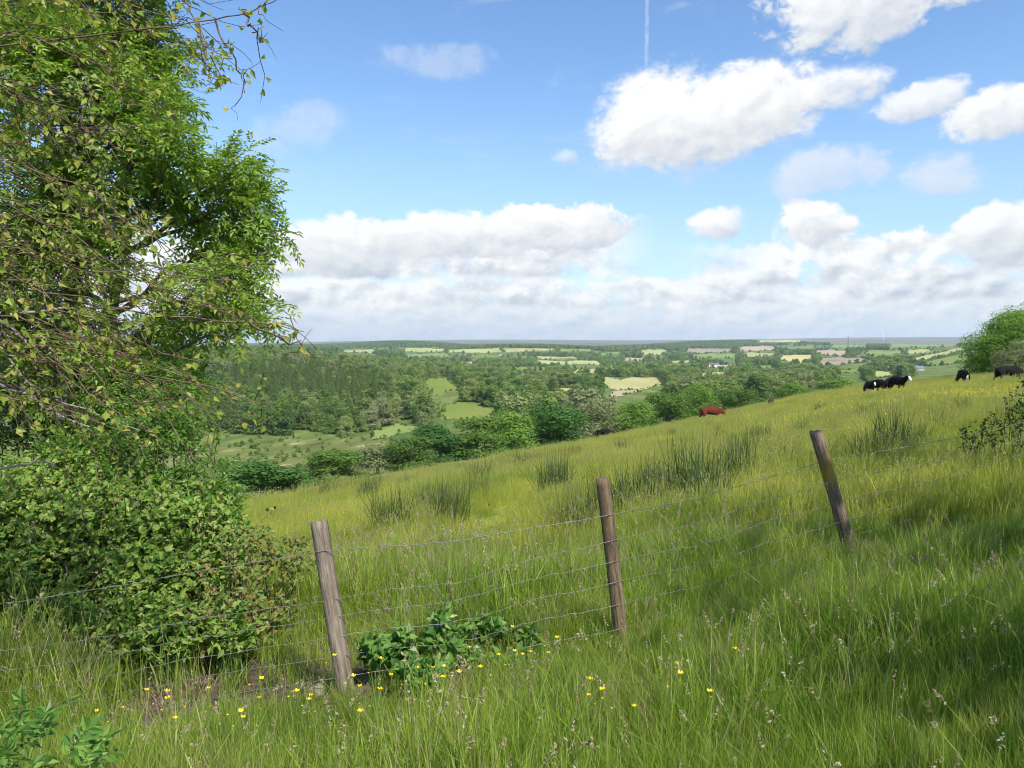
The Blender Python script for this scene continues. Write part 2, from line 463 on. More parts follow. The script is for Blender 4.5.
FIELDS = [
    ((603, 377), (660, 378), (664, 387), (606, 391), 'pale'),
    ((610, 392), (642, 389), (634, 393), (611, 398), 'tan'),
    ((560, 388), (584, 389), (582, 392), (562, 392), 'pale'),
    ((441, 404), (462, 402), (505, 412), (441, 424), 'olive'),
    ((376, 431), (396, 425), (434, 428), (366, 441), 'green'),
    ((190, 458), (255, 439), (410, 439), (285, 486), 'rough'),
    ((424, 381), (444, 376), (462, 391), (430, 395), 'olive'),
    ((404, 348.5), (445, 348.5), (446, 352), (404, 352), 'lime'),
    ((448, 350), (502, 348), (502, 352.5), (448, 353), 'lime'),
    ((404, 354), (447, 353.5), (452, 357.5), (405, 358), 'green'),
    ((340, 350.5), (375, 349.5), (372, 353), (344, 353), 'pale'),
    ((535, 356.5), (575, 357), (578, 359), (536, 359), 'pale'),
    ((534, 360.5), (596, 361), (604, 364), (540, 366), 'lime'),
    ((512, 367), (548, 367), (546, 370.5), (514, 371), 'olive'),
    ((577, 369), (600, 370), (596, 373), (570, 373), 'pale'),
    ((500, 348), (556, 349), (556, 351), (502, 352), 'pale'),
    ((686, 348.5), (732, 348.5), (732, 352.5), (686, 353), 'brown'),
    ((692, 354), (736, 354), (736, 358.5), (696, 359), 'green'),
    ((739, 346.5), (774, 346.5), (775, 351), (739, 351), 'tan'),
    ((745, 353), (776, 353), (776, 356), (748, 357), 'pale'),
    ((781, 355), (814, 355), (812, 362.5), (780, 361.5), 'yellow'),
    ((821, 358.5), (862, 357.5), (876, 362.5), (818, 365.5), 'brown'),
    ((815, 350.5), (846, 350.5), (847, 356), (823, 356), 'tan'),
    ((758, 340.5), (800, 340.5), (800, 342.5), (758, 342.5), 'yellow'),
    ((866, 350), (900, 350), (908, 355), (868, 356), 'green'),
    ((903, 361), (966, 346.5), (967, 350), (914, 364), 'pale'),
    ((917, 364.5), (968, 352), (972, 362), (930, 366.5), 'olive'),
    ((874, 371), (893, 371), (893, 377.5), (874, 378), 'lime'),
    ((640, 350), (669, 350), (662, 355.5), (643, 355), 'pale'),
    ((712, 366), (738, 363.5), (740, 366), (702, 369), 'tan'),
    ((598, 353), (622, 352), (624, 354.5), (600, 355.5), 'green'),
    ((890, 344.5), (958, 344.5), (958, 347), (890, 348), 'green'),
    ((700, 373), (728, 372), (728, 375), (700, 376), 'pale'),
    ((560, 349), (592, 349), (594, 351.5), (560, 351.5), 'green'),
    ((455, 362), (478, 361.5), (480, 364), (458, 364.5), 'pale'),
    ((520, 374), (534, 374), (532, 377), (518, 377), 'tan'),
    ((668, 361), (690, 360.5), (692, 363), (670, 363.5), 'pale'),
    ((752, 366), (775, 365.5), (776, 368), (752, 368.5), 'green'),
    ((830, 345), (866, 345), (866, 347.5), (830, 348), 'green'),
    ((786, 346.5), (815, 346), (815, 349), (788, 349.5), 'olive'),
    ((840, 370), (862, 369.5), (862, 373), (838, 373.5), 'olive'),
    ((470, 355.5), (500, 355), (502, 357.5), (472, 358), 'olive'),
    ((625, 358), (645, 358), (644, 361), (622, 361), 'tan'),
    ((546, 392), (570, 393), (566, 397), (548, 396), 'olive'),
    ((905, 351), (930, 349), (932, 352), (908, 354.5), 'lime'),
    ((1000, 343), (1060, 342), (1060, 346), (1000, 347), 'green'),
]


def quad_uv(q, n=14, m=8):
    tl, tr, br, bl = [np.array(p, float) for p in q]
    a = np.linspace(0, 1, n)[None, :, None]; b = np.linspace(0, 1, m)[:, None, None]
    return ((tl * (1 - a) + tr * a) * (1 - b) + (bl * (1 - a) + br * a) * b)


HEDGE = []
for q in FIELDS:
    jq = np.random.RandomState(int(q[0][0] * 7 + q[0][1] * 13) % 9999)
    g = quad_uv(q[:4], 22, 8); m_, n_ = g.shape[:2]
    hgt_ = abs(q[3][1] - q[0][1]); ph_ = jq.uniform(0, 6, 4); uu = np.linspace(0, 1, n_)
    g[0, :, 1] += hgt_ * (0.10 * np.sin(uu * 5 + ph_[0]) + .06 * np.sin(uu * 13 + ph_[1])); g[-1, :, 1] += hgt_ * (0.12 * np.sin(uu * 6 + ph_[2]) + .06 * np.sin(uu * 15 + ph_[3]))
    g[:, 0, 0] += jq.normal(0, 1.3, m_); g[:, -1, 0] += jq.normal(0, 1.3, m_)
    P = hit(g[..., 0].ravel(), g[..., 1].ravel(), dmin=210)
    d = P[:, 1]
    P = P.reshape(m_, n_, 3)
    for e in (P[0, :], P[-1, :], P[:, 0], P[:, -1]): HEDGE.append(e.copy())
    P = P.reshape(-1, 3).copy(); P[:, 2] += 0.12 + d * 0.0002
    F = [(r_ * n_ + c_, (r_ + 1) * n_ + c_, (r_ + 1) * n_ + c_ + 1, r_ * n_ + c_ + 1) for r_ in range(m_ - 1) for c_ in range(n_ - 1)]
    mb = MB(); mb.add(P, F, 0, True)
    tag(mb.build('field', FM[q[4]]), kind='structure')


def in_quad(u, v, q):
    p = np.array(q[:4], float)
    pos = np.ones(len(u), bool); neg = np.ones(len(u), bool)
    for k in range(4):
        ax, ay = p[k]; bx, by = p[(k + 1) % 4]
        cr = (bx - ax) * (v - ay) - (by - ay) * (u - ax)
        pos &= cr >= 0; neg &= cr <= 0
    return pos | neg


# ------------------------------------------------------------------ scattering with geometry nodes, for uncountable stuff only
def proto(name, me):
    return bpy.data.objects.new(name, me)          # a source for a stuff object; never linked to the scene itself


def scatter(name, pts, protos, rot, scl, idx, label, cat):
    me = bpy.data.meshes.new(name)
    n = len(pts)
    me.vertices.add(n); me.vertices.foreach_set('co', np.asarray(pts, np.float32).ravel())
    at_ = me.attributes.new('rot', 'FLOAT_VECTOR', 'POINT'); at_.data.foreach_set('vector', np.asarray(rot, np.float32).ravel())
    at_ = me.attributes.new('scl', 'FLOAT_VECTOR', 'POINT'); at_.data.foreach_set('vector', np.asarray(scl, np.float32).ravel())
    at_ = me.attributes.new('idx', 'INT', 'POINT'); at_.data.foreach_set('value', np.asarray(idx, np.int32))
    o = link(name, me)
    ng = bpy.data.node_groups.new(name, 'GeometryNodeTree')
    ng.interface.new_socket('Geometry', in_out='INPUT', socket_type='NodeSocketGeometry')
    ng.interface.new_socket('Geometry', in_out='OUTPUT', socket_type='NodeSocketGeometry')
    N = ng.nodes; L = ng.links
    gi = N.new('NodeGroupInput'); go = N.new('NodeGroupOutput')
    jn = N.new('GeometryNodeJoinGeometry')
    for p in reversed(protos):              # joined instances are numbered last link first
        oi = N.new('GeometryNodeObjectInfo'); oi.inputs['Object'].default_value = p
        oi.inputs['As Instance'].default_value = True
        L.new(oi.outputs['Geometry'], jn.inputs[0])
    ip = N.new('GeometryNodeInstanceOnPoints'); ip.inputs['Pick Instance'].default_value = True

    def attr(nm, ty):
        a_ = N.new('GeometryNodeInputNamedAttribute'); a_.data_type = ty; a_.inputs['Name'].default_value = nm
        return next(s for s in a_.outputs if s.name == 'Attribute' and s.enabled)
    L.new(gi.outputs[0], ip.inputs['Points']); L.new(jn.outputs[0], ip.inputs['Instance'])
    L.new(attr('idx', 'INT'), ip.inputs['Instance Index'])
    L.new(attr('rot', 'FLOAT_VECTOR'), ip.inputs['Rotation']); L.new(attr('scl', 'FLOAT_VECTOR'), ip.inputs['Scale'])
    L.new(ip.outputs[0], go.inputs[0])
    md = o.modifiers.new('scatter', 'NODES'); md.node_group = ng
    return tag(o, label, cat, kind='stuff')


# ------------------------------------------------------------------ leaves, blades and trees
def frames(nrm, rng):
    """two tangents for each normal, turned at random"""
    nrm = nrm / (np.linalg.norm(nrm, axis=1, keepdims=True) + 1e-9)
    h = rng.normal(size=nrm.shape)
    a = np.cross(nrm, h); a /= np.linalg.norm(a, axis=1, keepdims=True) + 1e-9
    return a, np.cross(nrm, a), nrm


def clump_leaves(mb, c, nrm, size, rng, mi=0, aspect=0.7):
    """one bent leaf-shaped quad at each point"""
    a, b, n = frames(nrm, rng)
    s = np.asarray(size).reshape(-1, 1)
    bend = n * s * 0.18
    V = np.stack([c - a * s * 0.5, c - b * s * 0.5 * aspect + bend, c + a * s * 0.5, c + b * s * 0.5 * aspect + bend], 1).reshape(-1, 3)
    k = np.arange(len(c))[:, None] * 4
    mb.add(V, k + np.array([[0, 1, 2, 3]]), mi)


def sphere_dirs(n, rng):
    d = rng.normal(size=(n, 3))
    return d / np.linalg.norm(d, axis=1, keepdims=True)


def tree_meshes(seed, h, w, nleaf, leaf, crown_mat, lobes_n=9, base=0.22, trunk_r=None, shape='round', gap=0.35, rough=0.55, skirt=False):
    """a broadleaf tree of height h and width w: trunk-and-limb mesh, crown mesh"""
    rng = np.random.RandomState(seed)
    lobes = []
    cz = h * (base + 1) / 2
    for k in range(lobes_n):
        fz = rng.uniform(-0.8, 0.85)
        if shape == 'round': fr = math.sqrt(max(0.06, 1 - fz * fz))
        elif shape == 'tall': fr = 0.75 * (1 - 0.5 * max(fz, 0))
        else: fr = 1 - 0.4 * max(fz, 0)
        ang = k * 2.4 + rng.uniform(-0.5, 0.5)
        rad = rng.uniform(0.35, 0.66) * fr * w / 2
        r = w * rng.uniform(0.17, 0.27)
        lobes.append((rad * math.cos(ang), rad * math.sin(ang), cz + fz * (h - h * base) * 0.40, r))
    if skirt:
        for k in range(7): lobes.append((w * .33 * math.cos(k * .9), w * .33 * math.sin(k * .9), h * rng.uniform(.10, .22), w * rng.uniform(.15, .2)))
    lobes.append((0, 0, cz, w * 0.30)); lobes.append((rng.uniform(-.1, .1) * w, rng.uniform(-.1, .1) * w, h - w * 0.20, w * 0.19))
    L = np.array(lobes)
    pk = L[:, 3] ** 2; pk /= pk.sum()
    sel = rng.choice(len(L), nleaf, p=pk)
    d = sphere_dirs(nleaf, rng)
    d[:, 2] = np.where(d[:, 2] < -0.75, -d[:, 2] * 0.7, d[:, 2])
    k = rng.uniform(0.0, 1, nleaf) ** 0.35
    bump = 1 + 0.16 * np.sin(d[:, 0] * 7 + sel) * np.sin(d[:, 1] * 6 + 2 * sel) + 0.1 * np.sin(d[:, 2] * 11 + sel * 3)
    flat = np.array([1, 1, 0.85])
    c = L[sel, :3] + d * flat * (L[sel, 3] * k * bump * rng.normal(1.0, 0.07, nleaf))[:, None]
    keep = rng.uniform(size=nleaf) > gap * (np.sin(c[:, 0] * 9 / w + seed) * np.sin(c[:, 1] * 8 / w) * np.sin(c[:, 2] * 10 / w + 1) > 0.22)
    keep &= c[:, 2] > (-0.3 if skirt else h * base * 0.45)
    c, d = c[keep], d[keep]
    nrm = d * (0.75 if rough > .5 else 1.1) + rng.normal(size=c.shape) * rough + np.array([0, 0, 0.35])
    mb = MB()
    clump_leaves(mb, c, nrm, leaf * rng.uniform(0.65, 1.35, len(c)), rng)
    crown = mb.mesh('crown', crown_mat)
    tb = MB()
    tr = trunk_r or h * 0.022
    top = np.array([rng.uniform(-.04, .04) * w, rng.uniform(-.04, .04) * w, h * 0.72])
    zs = np.linspace(0, 1, 7)
    pts = np.outer(zs, top) + np.c_[np.sin(zs * 5 + seed) * 0.02 * w * zs, np.cos(zs * 4) * 0.02 * w * zs, np.zeros(7)]
    pts[0, 2] = -0.4
    tb.tube(pts, tr * np.array([1.35, 1.0, .88, .75, .6, .42, .2]), 7)
    for q in L[:-1]:
        s = rng.uniform(0.25, 0.7); p0 = np.array([np.interp(s, zs, pts[:, m_]) for m_ in range(3)])
        p1 = q[:3]; md = (p0 + p1) / 2 + np.array([0, 0, 0.06 * w])
        tb.tube([p0, md, p1], tr * np.array([0.45, 0.28, 0.1]), 5, cap=False)
    return tb.mesh('trunk', M['bark']), crown


def merged_tree(name, trunk, crown):
    """one mesh with both materials, for trees too small to show parts"""
    bm = bmesh.new()
    bm.from_mesh(trunk); nf = len(bm.faces)
    bm.from_mesh(crown)
    bm.faces.ensure_lookup_table()
    for k, f in enumerate(bm.faces): f.material_index = 0 if k < nf else 1
    me = bpy.data.meshes.new(name); bm.to_mesh(me); bm.free()
    me.materials.append(trunk.materials[0]); me.materials.append(crown.materials[0])
    return me


def conifer_meshes(seed, h, w, nl=420, leaf=0.9):
    rng = np.random.RandomState(seed)
    mb = MB()
    f = rng.uniform(0.0, 1, nl) ** 0.75
    z = h * (0.06 + 0.94 * f)
    prof = (1 - f) ** 0.85 * w / 2 + 0.12
    ang = rng.uniform(0, 2 * math.pi, nl)
    lay = 0.82 + 0.22 * np.sin(z * 4.2 + ang)
    rd = prof * lay * rng.uniform(0.35, 1.05, nl) ** 0.5
    c = np.c_[rd * np.cos(ang), rd * np.sin(ang), z - rd * 0.25]
    nrm = np.c_[np.cos(ang) * 0.8, np.sin(ang) * 0.8, np.full(nl, 0.7)] + rng.normal(size=(nl, 3)) * 0.25
    clump_leaves(mb, c, nrm, leaf * (0.45 + 0.8 * (1 - f)) * rng.uniform(0.7, 1.2, nl), rng, aspect=0.6)
    crown = mb.mesh('crown', M['conifer'])
    tb = MB(); tb.tube([(0, 0, -0.4), (0, 0, h * 0.5), (0, 0, h * 0.97)], [h * .016, h * .010, .02], 6)
    return tb.mesh('trunk', M['bark']), crown


def blade_tuft(seed, n, rad, h0, h1, w0, lean=0.35, seg=3, mat=None, extra=None, curl=0.5):
    """a tuft of n grass blades: curved, tapering strips"""
    rng = np.random.RandomState(seed)
    mb = MB()
    ang = rng.uniform(0, 2 * math.pi, n); rr_ = rad * np.sqrt(rng.uniform(0, 1, n))
    base = np.c_[rr_ * np.cos(ang), rr_ * np.sin(ang), np.full(n, -0.03)]
    H = rng.uniform(h0, h1, n)
    la = rng.uniform(0, 2 * math.pi, n); ll = np.abs(rng.normal(0, lean, n))
    ld = np.c_[np.cos(la), np.sin(la), np.zeros(n)] * ll[:, None]
    fa = rng.uniform(0, 2 * math.pi, n)
    side = np.c_[np.cos(fa), np.sin(fa), np.zeros(n)] * (w0 * rng.uniform(0.7, 1.3, n))[:, None] / 2
    rows = []
    for k in range(seg + 1):
        s = k / seg
        cen = base + ld * (H * s ** (1 + curl * 1.6))[:, None] + np.c_[np.zeros(n), np.zeros(n), H * (s - 0.22 * ll * s * s)]
        wd = (1 - s ** 1.6) * 0.96 + 0.04
        rows.append(cen - side * wd); rows.append(cen + side * wd)
    V = np.stack(rows, 1)
    per = 2 * (seg + 1)
    F = []
    for k in range(seg):
        F.append([2 * k, 2 * k + 1, 2 * k + 3, 2 * k + 2])
    F = (np.arange(n)[:, None, None] * per + np.array(F)[None]).reshape(-1, 4)
    mb.add(V.reshape(-1, 3), F, 0)
    if extra: extra(mb, rng)
    return mb.mesh('tuft', mat)


def seed_heads(count, rad, h0, h1, head, thick, mi_stem=0, mi_head=1):
    def f(mb, rng):
        for _ in range(count):
            a, r_ = rng.uniform(0, 6.28), rad * math.sqrt(rng.uniform())
            b = np.array([r_ * math.cos(a), r_ * math.sin(a), 0]); hh = rng.uniform(h0, h1)
            l = rng.normal(0, 0.16, 2) * hh
            s = np.linspace(0, 1, 4)[:, None]
            pts = b + s * np.array([0, 0, hh]) + s ** 2 * np.array([l[0], l[1], 0])
            mb.tube(pts, [thick * 0.7, thick * 0.6, thick * 0.5, thick * 0.4], 3, mi_stem, cap=False)
            tip = pts[-1]; dr = pts[-1] - pts[-2]; dr /= np.linalg.norm(dr)
            nn = 12
            k = rng.uniform(-0.15, 1, nn)
            c = tip + dr * (k * head)[:, None] + rng.normal(0, head * 0.10, (nn, 3)) * (1.1 - k)[:, None]
            nrm = rng.normal(size=(nn, 3))
            clump_leaves(mb, c, nrm, head * rng.uniform(0.2, 0.38, nn), rng, mi_head, 0.5)
    return f

# ------------------------------------------------------------------ sky, clouds and sun
SUN_AZ, SUN_EL = 148.0, 50.0          # compass-like: 0 = straight ahead, 90 = right; behind the camera to the right
sun_dir = Vector((math.sin(R(SUN_AZ)) * math.cos(R(SUN_EL)), math.cos(R(SUN_AZ)) * math.cos(R(SUN_EL)), math.sin(R(SUN_EL))))
sl = bpy.data.lights.new('sun', 'SUN'); sl.energy = 3.8; sl.angle = R(0.55); sl.color = (1.0, 0.95, 0.86)
so = bpy.data.objects.new('sun', sl); so.rotation_euler = sun_dir.to_track_quat('Z', 'Y').to_euler(); COL.objects.link(so)

world = bpy.data.worlds.new('World'); scene.world = world; world.use_nodes = True
wt = world.node_tree
for n in list(wt.nodes): wt.nodes.remove(n)


class X:
    """arithmetic on shader sockets"""
    def __init__(self, s): self.s = s

    def _b(self, o, op, sw=False, clamp=False):
        n = wt.nodes.new('ShaderNodeMath'); n.operation = op; n.use_clamp = clamp
        a_, b_ = (o, self) if sw else (self, o)
        for i_, q in enumerate((a_, b_)):
            if isinstance(q, X): wt.links.new(q.s, n.inputs[i_])
            elif q is not None: n.inputs[i_].default_value = q
        return X(n.outputs[0])
    def __add__(self, o): return self._b(o, 'ADD')
    __radd__ = __add__
    def __sub__(self, o): return self._b(o, 'SUBTRACT')
    def __rsub__(self, o): return self._b(o, 'SUBTRACT', True)
    def __mul__(self, o): return self._b(o, 'MULTIPLY')
    __rmul__ = __mul__
    def __truediv__(self, o): return self._b(o, 'DIVIDE')
    def mx(self, o): return self._b(o, 'MAXIMUM')
    def mn(self, o): return self._b(o, 'MINIMUM')
    def clamp(self): return self._b(0.0, 'ADD', clamp=True)
    def f(self, op): return self._b(None, op)
    def smooth(self, a, b):
        n = wt.nodes.new('ShaderNodeMapRange'); n.interpolation_type = 'SMOOTHSTEP'
        wt.links.new(self.s, n.inputs[0]); n.inputs[1].default_value = a; n.inputs[2].default_value = b
        return X(n.outputs[0])


def cxyz(x, y, z):
    n = wt.nodes.new('ShaderNodeCombineXYZ')
    for i_, q in enumerate((x, y, z)):
        if isinstance(q, X): wt.links.new(q.s, n.inputs[i_])
        else: n.inputs[i_].default_value = q
    return n.outputs[0]


def fbm(vec, scale, detail, rough=0.55, dist=0.0):
    n = wt.nodes.new('ShaderNodeTexNoise')
    wt.links.new(vec, n.inputs['Vector']); n.inputs['Scale'].default_value = scale
    n.inputs['Detail'].default_value = detail; n.inputs['Roughness'].default_value = rough; n.inputs['Distortion'].default_value = dist
    return X(n.outputs[0])


tcw = wt.nodes.new('ShaderNodeTexCoord')
sep = wt.nodes.new('ShaderNodeSeparateXYZ'); wt.links.new(tcw.outputs['Generated'], sep.inputs[0])
dx, dy, dz = X(sep.outputs[0]), X(sep.outputs[1]), X(sep.outputs[2])
az = X(dx._b(dy, 'ARCTAN2').s) * 57.2958         # degrees, 0 ahead
el = dz.f('ARCSINE') * 57.2958


def ang(u, v):
    t, k = ray(u, v)
    n = math.sqrt(1 + t * t)
    return math.degrees(math.atan(t)), math.degrees(math.atan(k / n))


sky = wt.nodes.new('ShaderNodeTexSky'); sky.sky_type = 'NISHITA'; sky.sun_disc = False
sky.sun_elevation = R(SUN_EL); sky.sun_rotation = R(SUN_AZ); sky.altitude = 150
sky.air_density = 1.0; sky.dust_density = 0.5; sky.ozone_density = 1.6
hsv = wt.nodes.new('ShaderNodeHueSaturation'); hsv.inputs['Hue'].default_value = 0.503; hsv.inputs['Saturation'].default_value = 1.16; hsv.inputs['Value'].default_value = 0.93
wt.links.new(sky.outputs[0], hsv.inputs['Color'])
col = hsv.outputs[0]
P1 = cxyz(az * 0.10, el * 0.13, 0.0)
P2 = cxyz(az * 0.10 - 0.05, el * 0.13 + 0.09, 0.0)      # shifted towards the light
n1 = fbm(P1, 2.3, 6, 0.62, 0.3); n2 = fbm(P2, 2.3, 5, 0.60, 0.3)
nb = fbm(P1, 0.9, 3)
nf = fbm(P1, 9.0, 4, 0.6, 0.4)
relief = (n1 - n2) * 2.2
SKYK = 7.6                    # the background strength is 1 / SKYK


def mixcol(fac, tone, c_dark, c_light):
    """cloud colour between its shaded and its lit value, laid over the sky by fac"""
    global col
    cm = wt.nodes.new('ShaderNodeMix'); cm.data_type = 'RGBA'
    wt.links.new(tone.clamp().s, cm.inputs[0])
    cm.inputs[6].default_value = (*[c * SKYK for c in c_dark], 1); cm.inputs[7].default_value = (*[c * SKYK for c in c_light], 1)
    mm = wt.nodes.new('ShaderNodeMix'); mm.data_type = 'RGBA'
    wt.links.new(fac.clamp().s, mm.inputs[0]); wt.links.new(col, mm.inputs[6]); wt.links.new(cm.outputs[2], mm.inputs[7])
    col = mm.outputs[2]


GREY, WHITE = (0.32, 0.355, 0.41), (0.61, 0.61, 0.60)
# thin high cloud
ci = fbm(cxyz(az * 0.05, el * 0.16, 3.0), 2.2, 7, 0.62, 0.6)
mixcol(ci.smooth(0.54, 0.80) * 0.40 * el.smooth(3, 12), X(ci.s), (0.42, 0.47, 0.53), (0.48, 0.51, 0.55))
# a paler sky down towards the horizon
mixcol((14.0 - el).smooth(-6, 12) * 0.5, ci, (0.265, 0.395, 0.58), (0.295, 0.42, 0.60))


def blob(u, v, ru, rv, soft=0.35, op=1.0, rag=1.5, dark=GREY, light=WHITE, tilt=0.0, tb=0.62, flat=0.0):
    a0, e0 = ang(u, v)
    ra = (ang(u + ru, v)[0] - ang(u - ru, v)[0]) / 2; re = (ang(u, v - rv)[1] - ang(u, v + rv)[1]) / 2
    x = (az - a0) * (1 / ra); y = (el - e0) * (1 / re)
    if tilt: y = y - x * tilt
    yy = y if not flat else y.mx(0.0) + (y.mn(0.0) * (1 + flat))
    m = 1.0 - (x * x + yy * yy)
    m = m.mx(-2.0) + (n1 - 0.5) * (rag * 1.7) + (nf - 0.5) * (0.85 * rag) + (nb - 0.5) * rag * 0.6
    fac = m.smooth(0.0, soft * 0.85) * op
    tone = relief * 0.8 + y * 0.68 - x * 0.16 + (tb + 0.08) + (nf - 0.5) * 0.25
    mixcol(fac, tone, dark, light)


# long bands of cumulus low over the hills, the farthest first
def band(e_base, amp, freq, seed, top_add, thick, op=1.0, gap=None, dark=GREY, light=WHITE):
    pv = cxyz(az * freq, el * (freq * 1.45), seed)
    q1 = fbm(pv, 1.0, 6, 0.60, 0.05)
    q2 = fbm(cxyz(az * freq - 0.08, el * (freq * 1.45) + 0.15, seed), 1.0, 6, 0.60, 0.05)
    lo_ = fbm(cxyz(az * (freq * 0.45), 0.0, seed + 5), 1.0, 2)
    top = (lo_ - 0.42) * amp + (e_base + top_add)
    d_ = (top - el) * (1.0 / thick) + (q1 - 0.5) * 3.4
    b_ = (el - e_base) * (2.2 / thick) + (q1 - 0.5) * 2.4 + 0.7
    fac = (d_ + (nf - 0.5) * 0.8).smooth(0.0, 0.32) * b_.smooth(-0.1, 0.8) * op
    if gap: fac = fac * gap
    if e_base > 1: fac = fac * (n1 * 0.6 + nb * 0.4).smooth(0.36, 0.47)
    tone = (q1 - q2) * 4.4 + relief * 0.5 + (el - e_base) * (0.34 / thick) + 0.52 + (nf - 0.5) * 0.3 + (nb - 0.5) * 0.7
    mixcol(fac, tone, dark, light)


FAR_GREY = (0.36, 0.405, 0.465)
base_all = (3.3 - el).smooth(-1.6, 2.2)
mixcol(base_all * 0.9, fbm(cxyz(az * 0.10, el * 0.5, 8.0), 1.3, 6) * 1.6 - 0.3, (0.385, 0.43, 0.50), (0.50, 0.525, 0.56))
band(0.4, 1.2, 0.30, 1.0, 1.2, 0.9, 0.75, None, FAR_GREY, (0.50, 0.52, 0.55))
band(1.6, 1.8, 0.24, 11.0, 1.6, 1.1, 0.85, None, FAR_GREY, (0.55, 0.56, 0.57))
band(3.0, 2.4, 0.19, 21.0, 2.1, 1.4, 0.95, None, GREY, WHITE)
left_bank = (az - 8.5).smooth(3.0, -4.0)
right_bank = (az - 14.0).smooth(-3.5, 6.0)
band(5.2, 2.6, 0.16, 35.0, 3.1, 1.7, 1.0, left_bank, GREY, WHITE)
band(4.4, 3.2, 0.17, 52.0, 3.0, 1.7, 1.0, right_bank, GREY, WHITE)
blob(545, 232, 92, 30, 0.4, 1.0, 1.2, flat=0.4)
blob(450, 240, 110, 30, 0.5, 0.95, 1.2, flat=0.4)
blob(350, 245, 80, 34, 0.5, 0.9, 1.2)
blob(720, 222, 34, 20, 0.7, 0.95, 1.3, tb=0.72)
blob(815, 224, 46, 27, 0.6, 1.0, 1.3, tb=0.72)
blob(1005, 235, 70, 36, 0.5, 0.95, 1.2, tilt=0.2)
# the large cumulus and its neighbours
blob(825, 172, 76, 30, 0.9, 0.7, 1.3, (0.37, 0.42, 0.50), (0.50, 0.52, 0.55), 0.25)
blob(948, 172, 50, 26, 0.9, 0.7, 1.2, (0.37, 0.42, 0.50), (0.50, 0.52, 0.55))
blob(565, 158, 15, 10, 1.2, 0.6, 1.4, tb=0.7)
blob(814, 95, 80, 26, 1.1, 0.9, 1.2, tilt=0.30, tb=0.7)
blob(748, 106, 92, 47, 0.7, 1.0, 1.05, tb=0.74)
blob(672, 128, 97, 67, 0.7, 1.0, 0.95, tb=0.66, flat=0.1)
blob(926, 100, 56, 23, 0.7, 0.85, 1.2, tilt=0.2, tb=0.72)
blob(1002, 112, 72, 32, 0.6, 0.95, 1.1, tilt=0.25, tb=0.72)
blob(865, -4, 125, 58, 0.6, 0.95, 1.3, tilt=-0.05, tb=0.68)
blob(300, 130, 60, 30, 1.2, 0.42, 1.5, (0.42, 0.47, 0.53), (0.48, 0.51, 0.55), 0.5)
blob(445, 62, 75, 22, 1.2, 0.36, 1.5, (0.42, 0.47, 0.53), (0.48, 0.51, 0.55))
# vapour trail, nearly straight down
a0, e0 = ang(646, 76); a1, e1 = ang(648, -40)
lx = (az - a0) - (el - e0) * ((a1 - a0) / (e1 - e0)) + (nf - 0.5) * 0.30
tr_ = (1.0 - (lx * (1 / 0.17)) * (lx * (1 / 0.17))).mx(0.0) * el.smooth(e0 - 0.4, e0 + 1.2) * (n1 - 0.12).smooth(0.1, 0.6)
mixcol(tr_ * 0.42, tr_, (0.5, 0.55, 0.61), (0.58, 0.6, 0.63))

bg = wt.nodes.new('ShaderNodeBackground'); bg.inputs[1].default_value = 1 / SKYK
wo = wt.nodes.new('ShaderNodeOutputWorld')
wt.links.new(col, bg.inputs[0]); wt.links.new(bg.outputs[0], wo.inputs[0])
world.cycles.sampling_method = 'MANUAL'; world.cycles.sample_map_resolution = 512

scene.render.engine = 'CYCLES'
vs = scene.view_settings
scene.display_settings.display_device = 'sRGB'
vs.view_transform = 'Standard'; vs.look = 'None'; vs.exposure = 0.80; vs.gamma = 1.0; vs.use_curve_mapping = False
cy = scene.cycles
cy.max_bounces = 5; cy.diffuse_bounces = 2; cy.glossy_bounces = 2; cy.transmission_bounces = 3; cy.volume_bounces = 1; cy.transparent_max_bounces = 4
cy.use_denoising = True; cy.denoiser = 'OPENIMAGEDENOISE'; cy.denoising_input_passes = 'RGB_ALBEDO_NORMAL'; cy.denoising_prefilter = 'ACCURATE'
cy.pixel_filter_type = 'BLACKMAN_HARRIS'; cy.filter_width = 1.05
cy.sample_clamp_indirect = 4.0
cy.caustics_reflective = False; cy.caustics_refractive = False
cy.use_adaptive_sampling = True; cy.adaptive_threshold = 0.02; cy.adaptive_min_samples = 24

# ------------------------------------------------------------------ air
hz = MB(); hz.box((0, 6500, 20), (26000, 17000, 560))
hm, hnt, hout = new_mat('haze')
pv = hnt.nodes.new('ShaderNodeVolumePrincipled')
pv.inputs['Color'].default_value = (0.68, 0.82, 1.0, 1); pv.inputs['Density'].default_value = 4.8e-5; pv.inputs['Anisotropy'].default_value = 0.2
hnt.links.new(pv.outputs[0], hout.inputs['Volume'])
tag(hz.build('haze', hm), kind='stuff')

# ------------------------------------------------------------------ the fence
def near(u, v):
    return hit(u, v, 1.2, 200)[0]


fence = empty('wire_fence', tuple(near(485, 668)))
tag(fence, 'wire fence on three leaning wooden posts with barbed top strand along the meadow edge', 'fence')
F0 = np.array(fence.location)


def tops(ub, vb, ut, vt, extra=0.0):
    """foot on the ground, and head in a plane facing the viewer at the same depth"""
    b = near(ub, vb); t, k = ray(ut, vt)
    y = b[1] + extra
    return b, np.array([t * y, y, k * y])


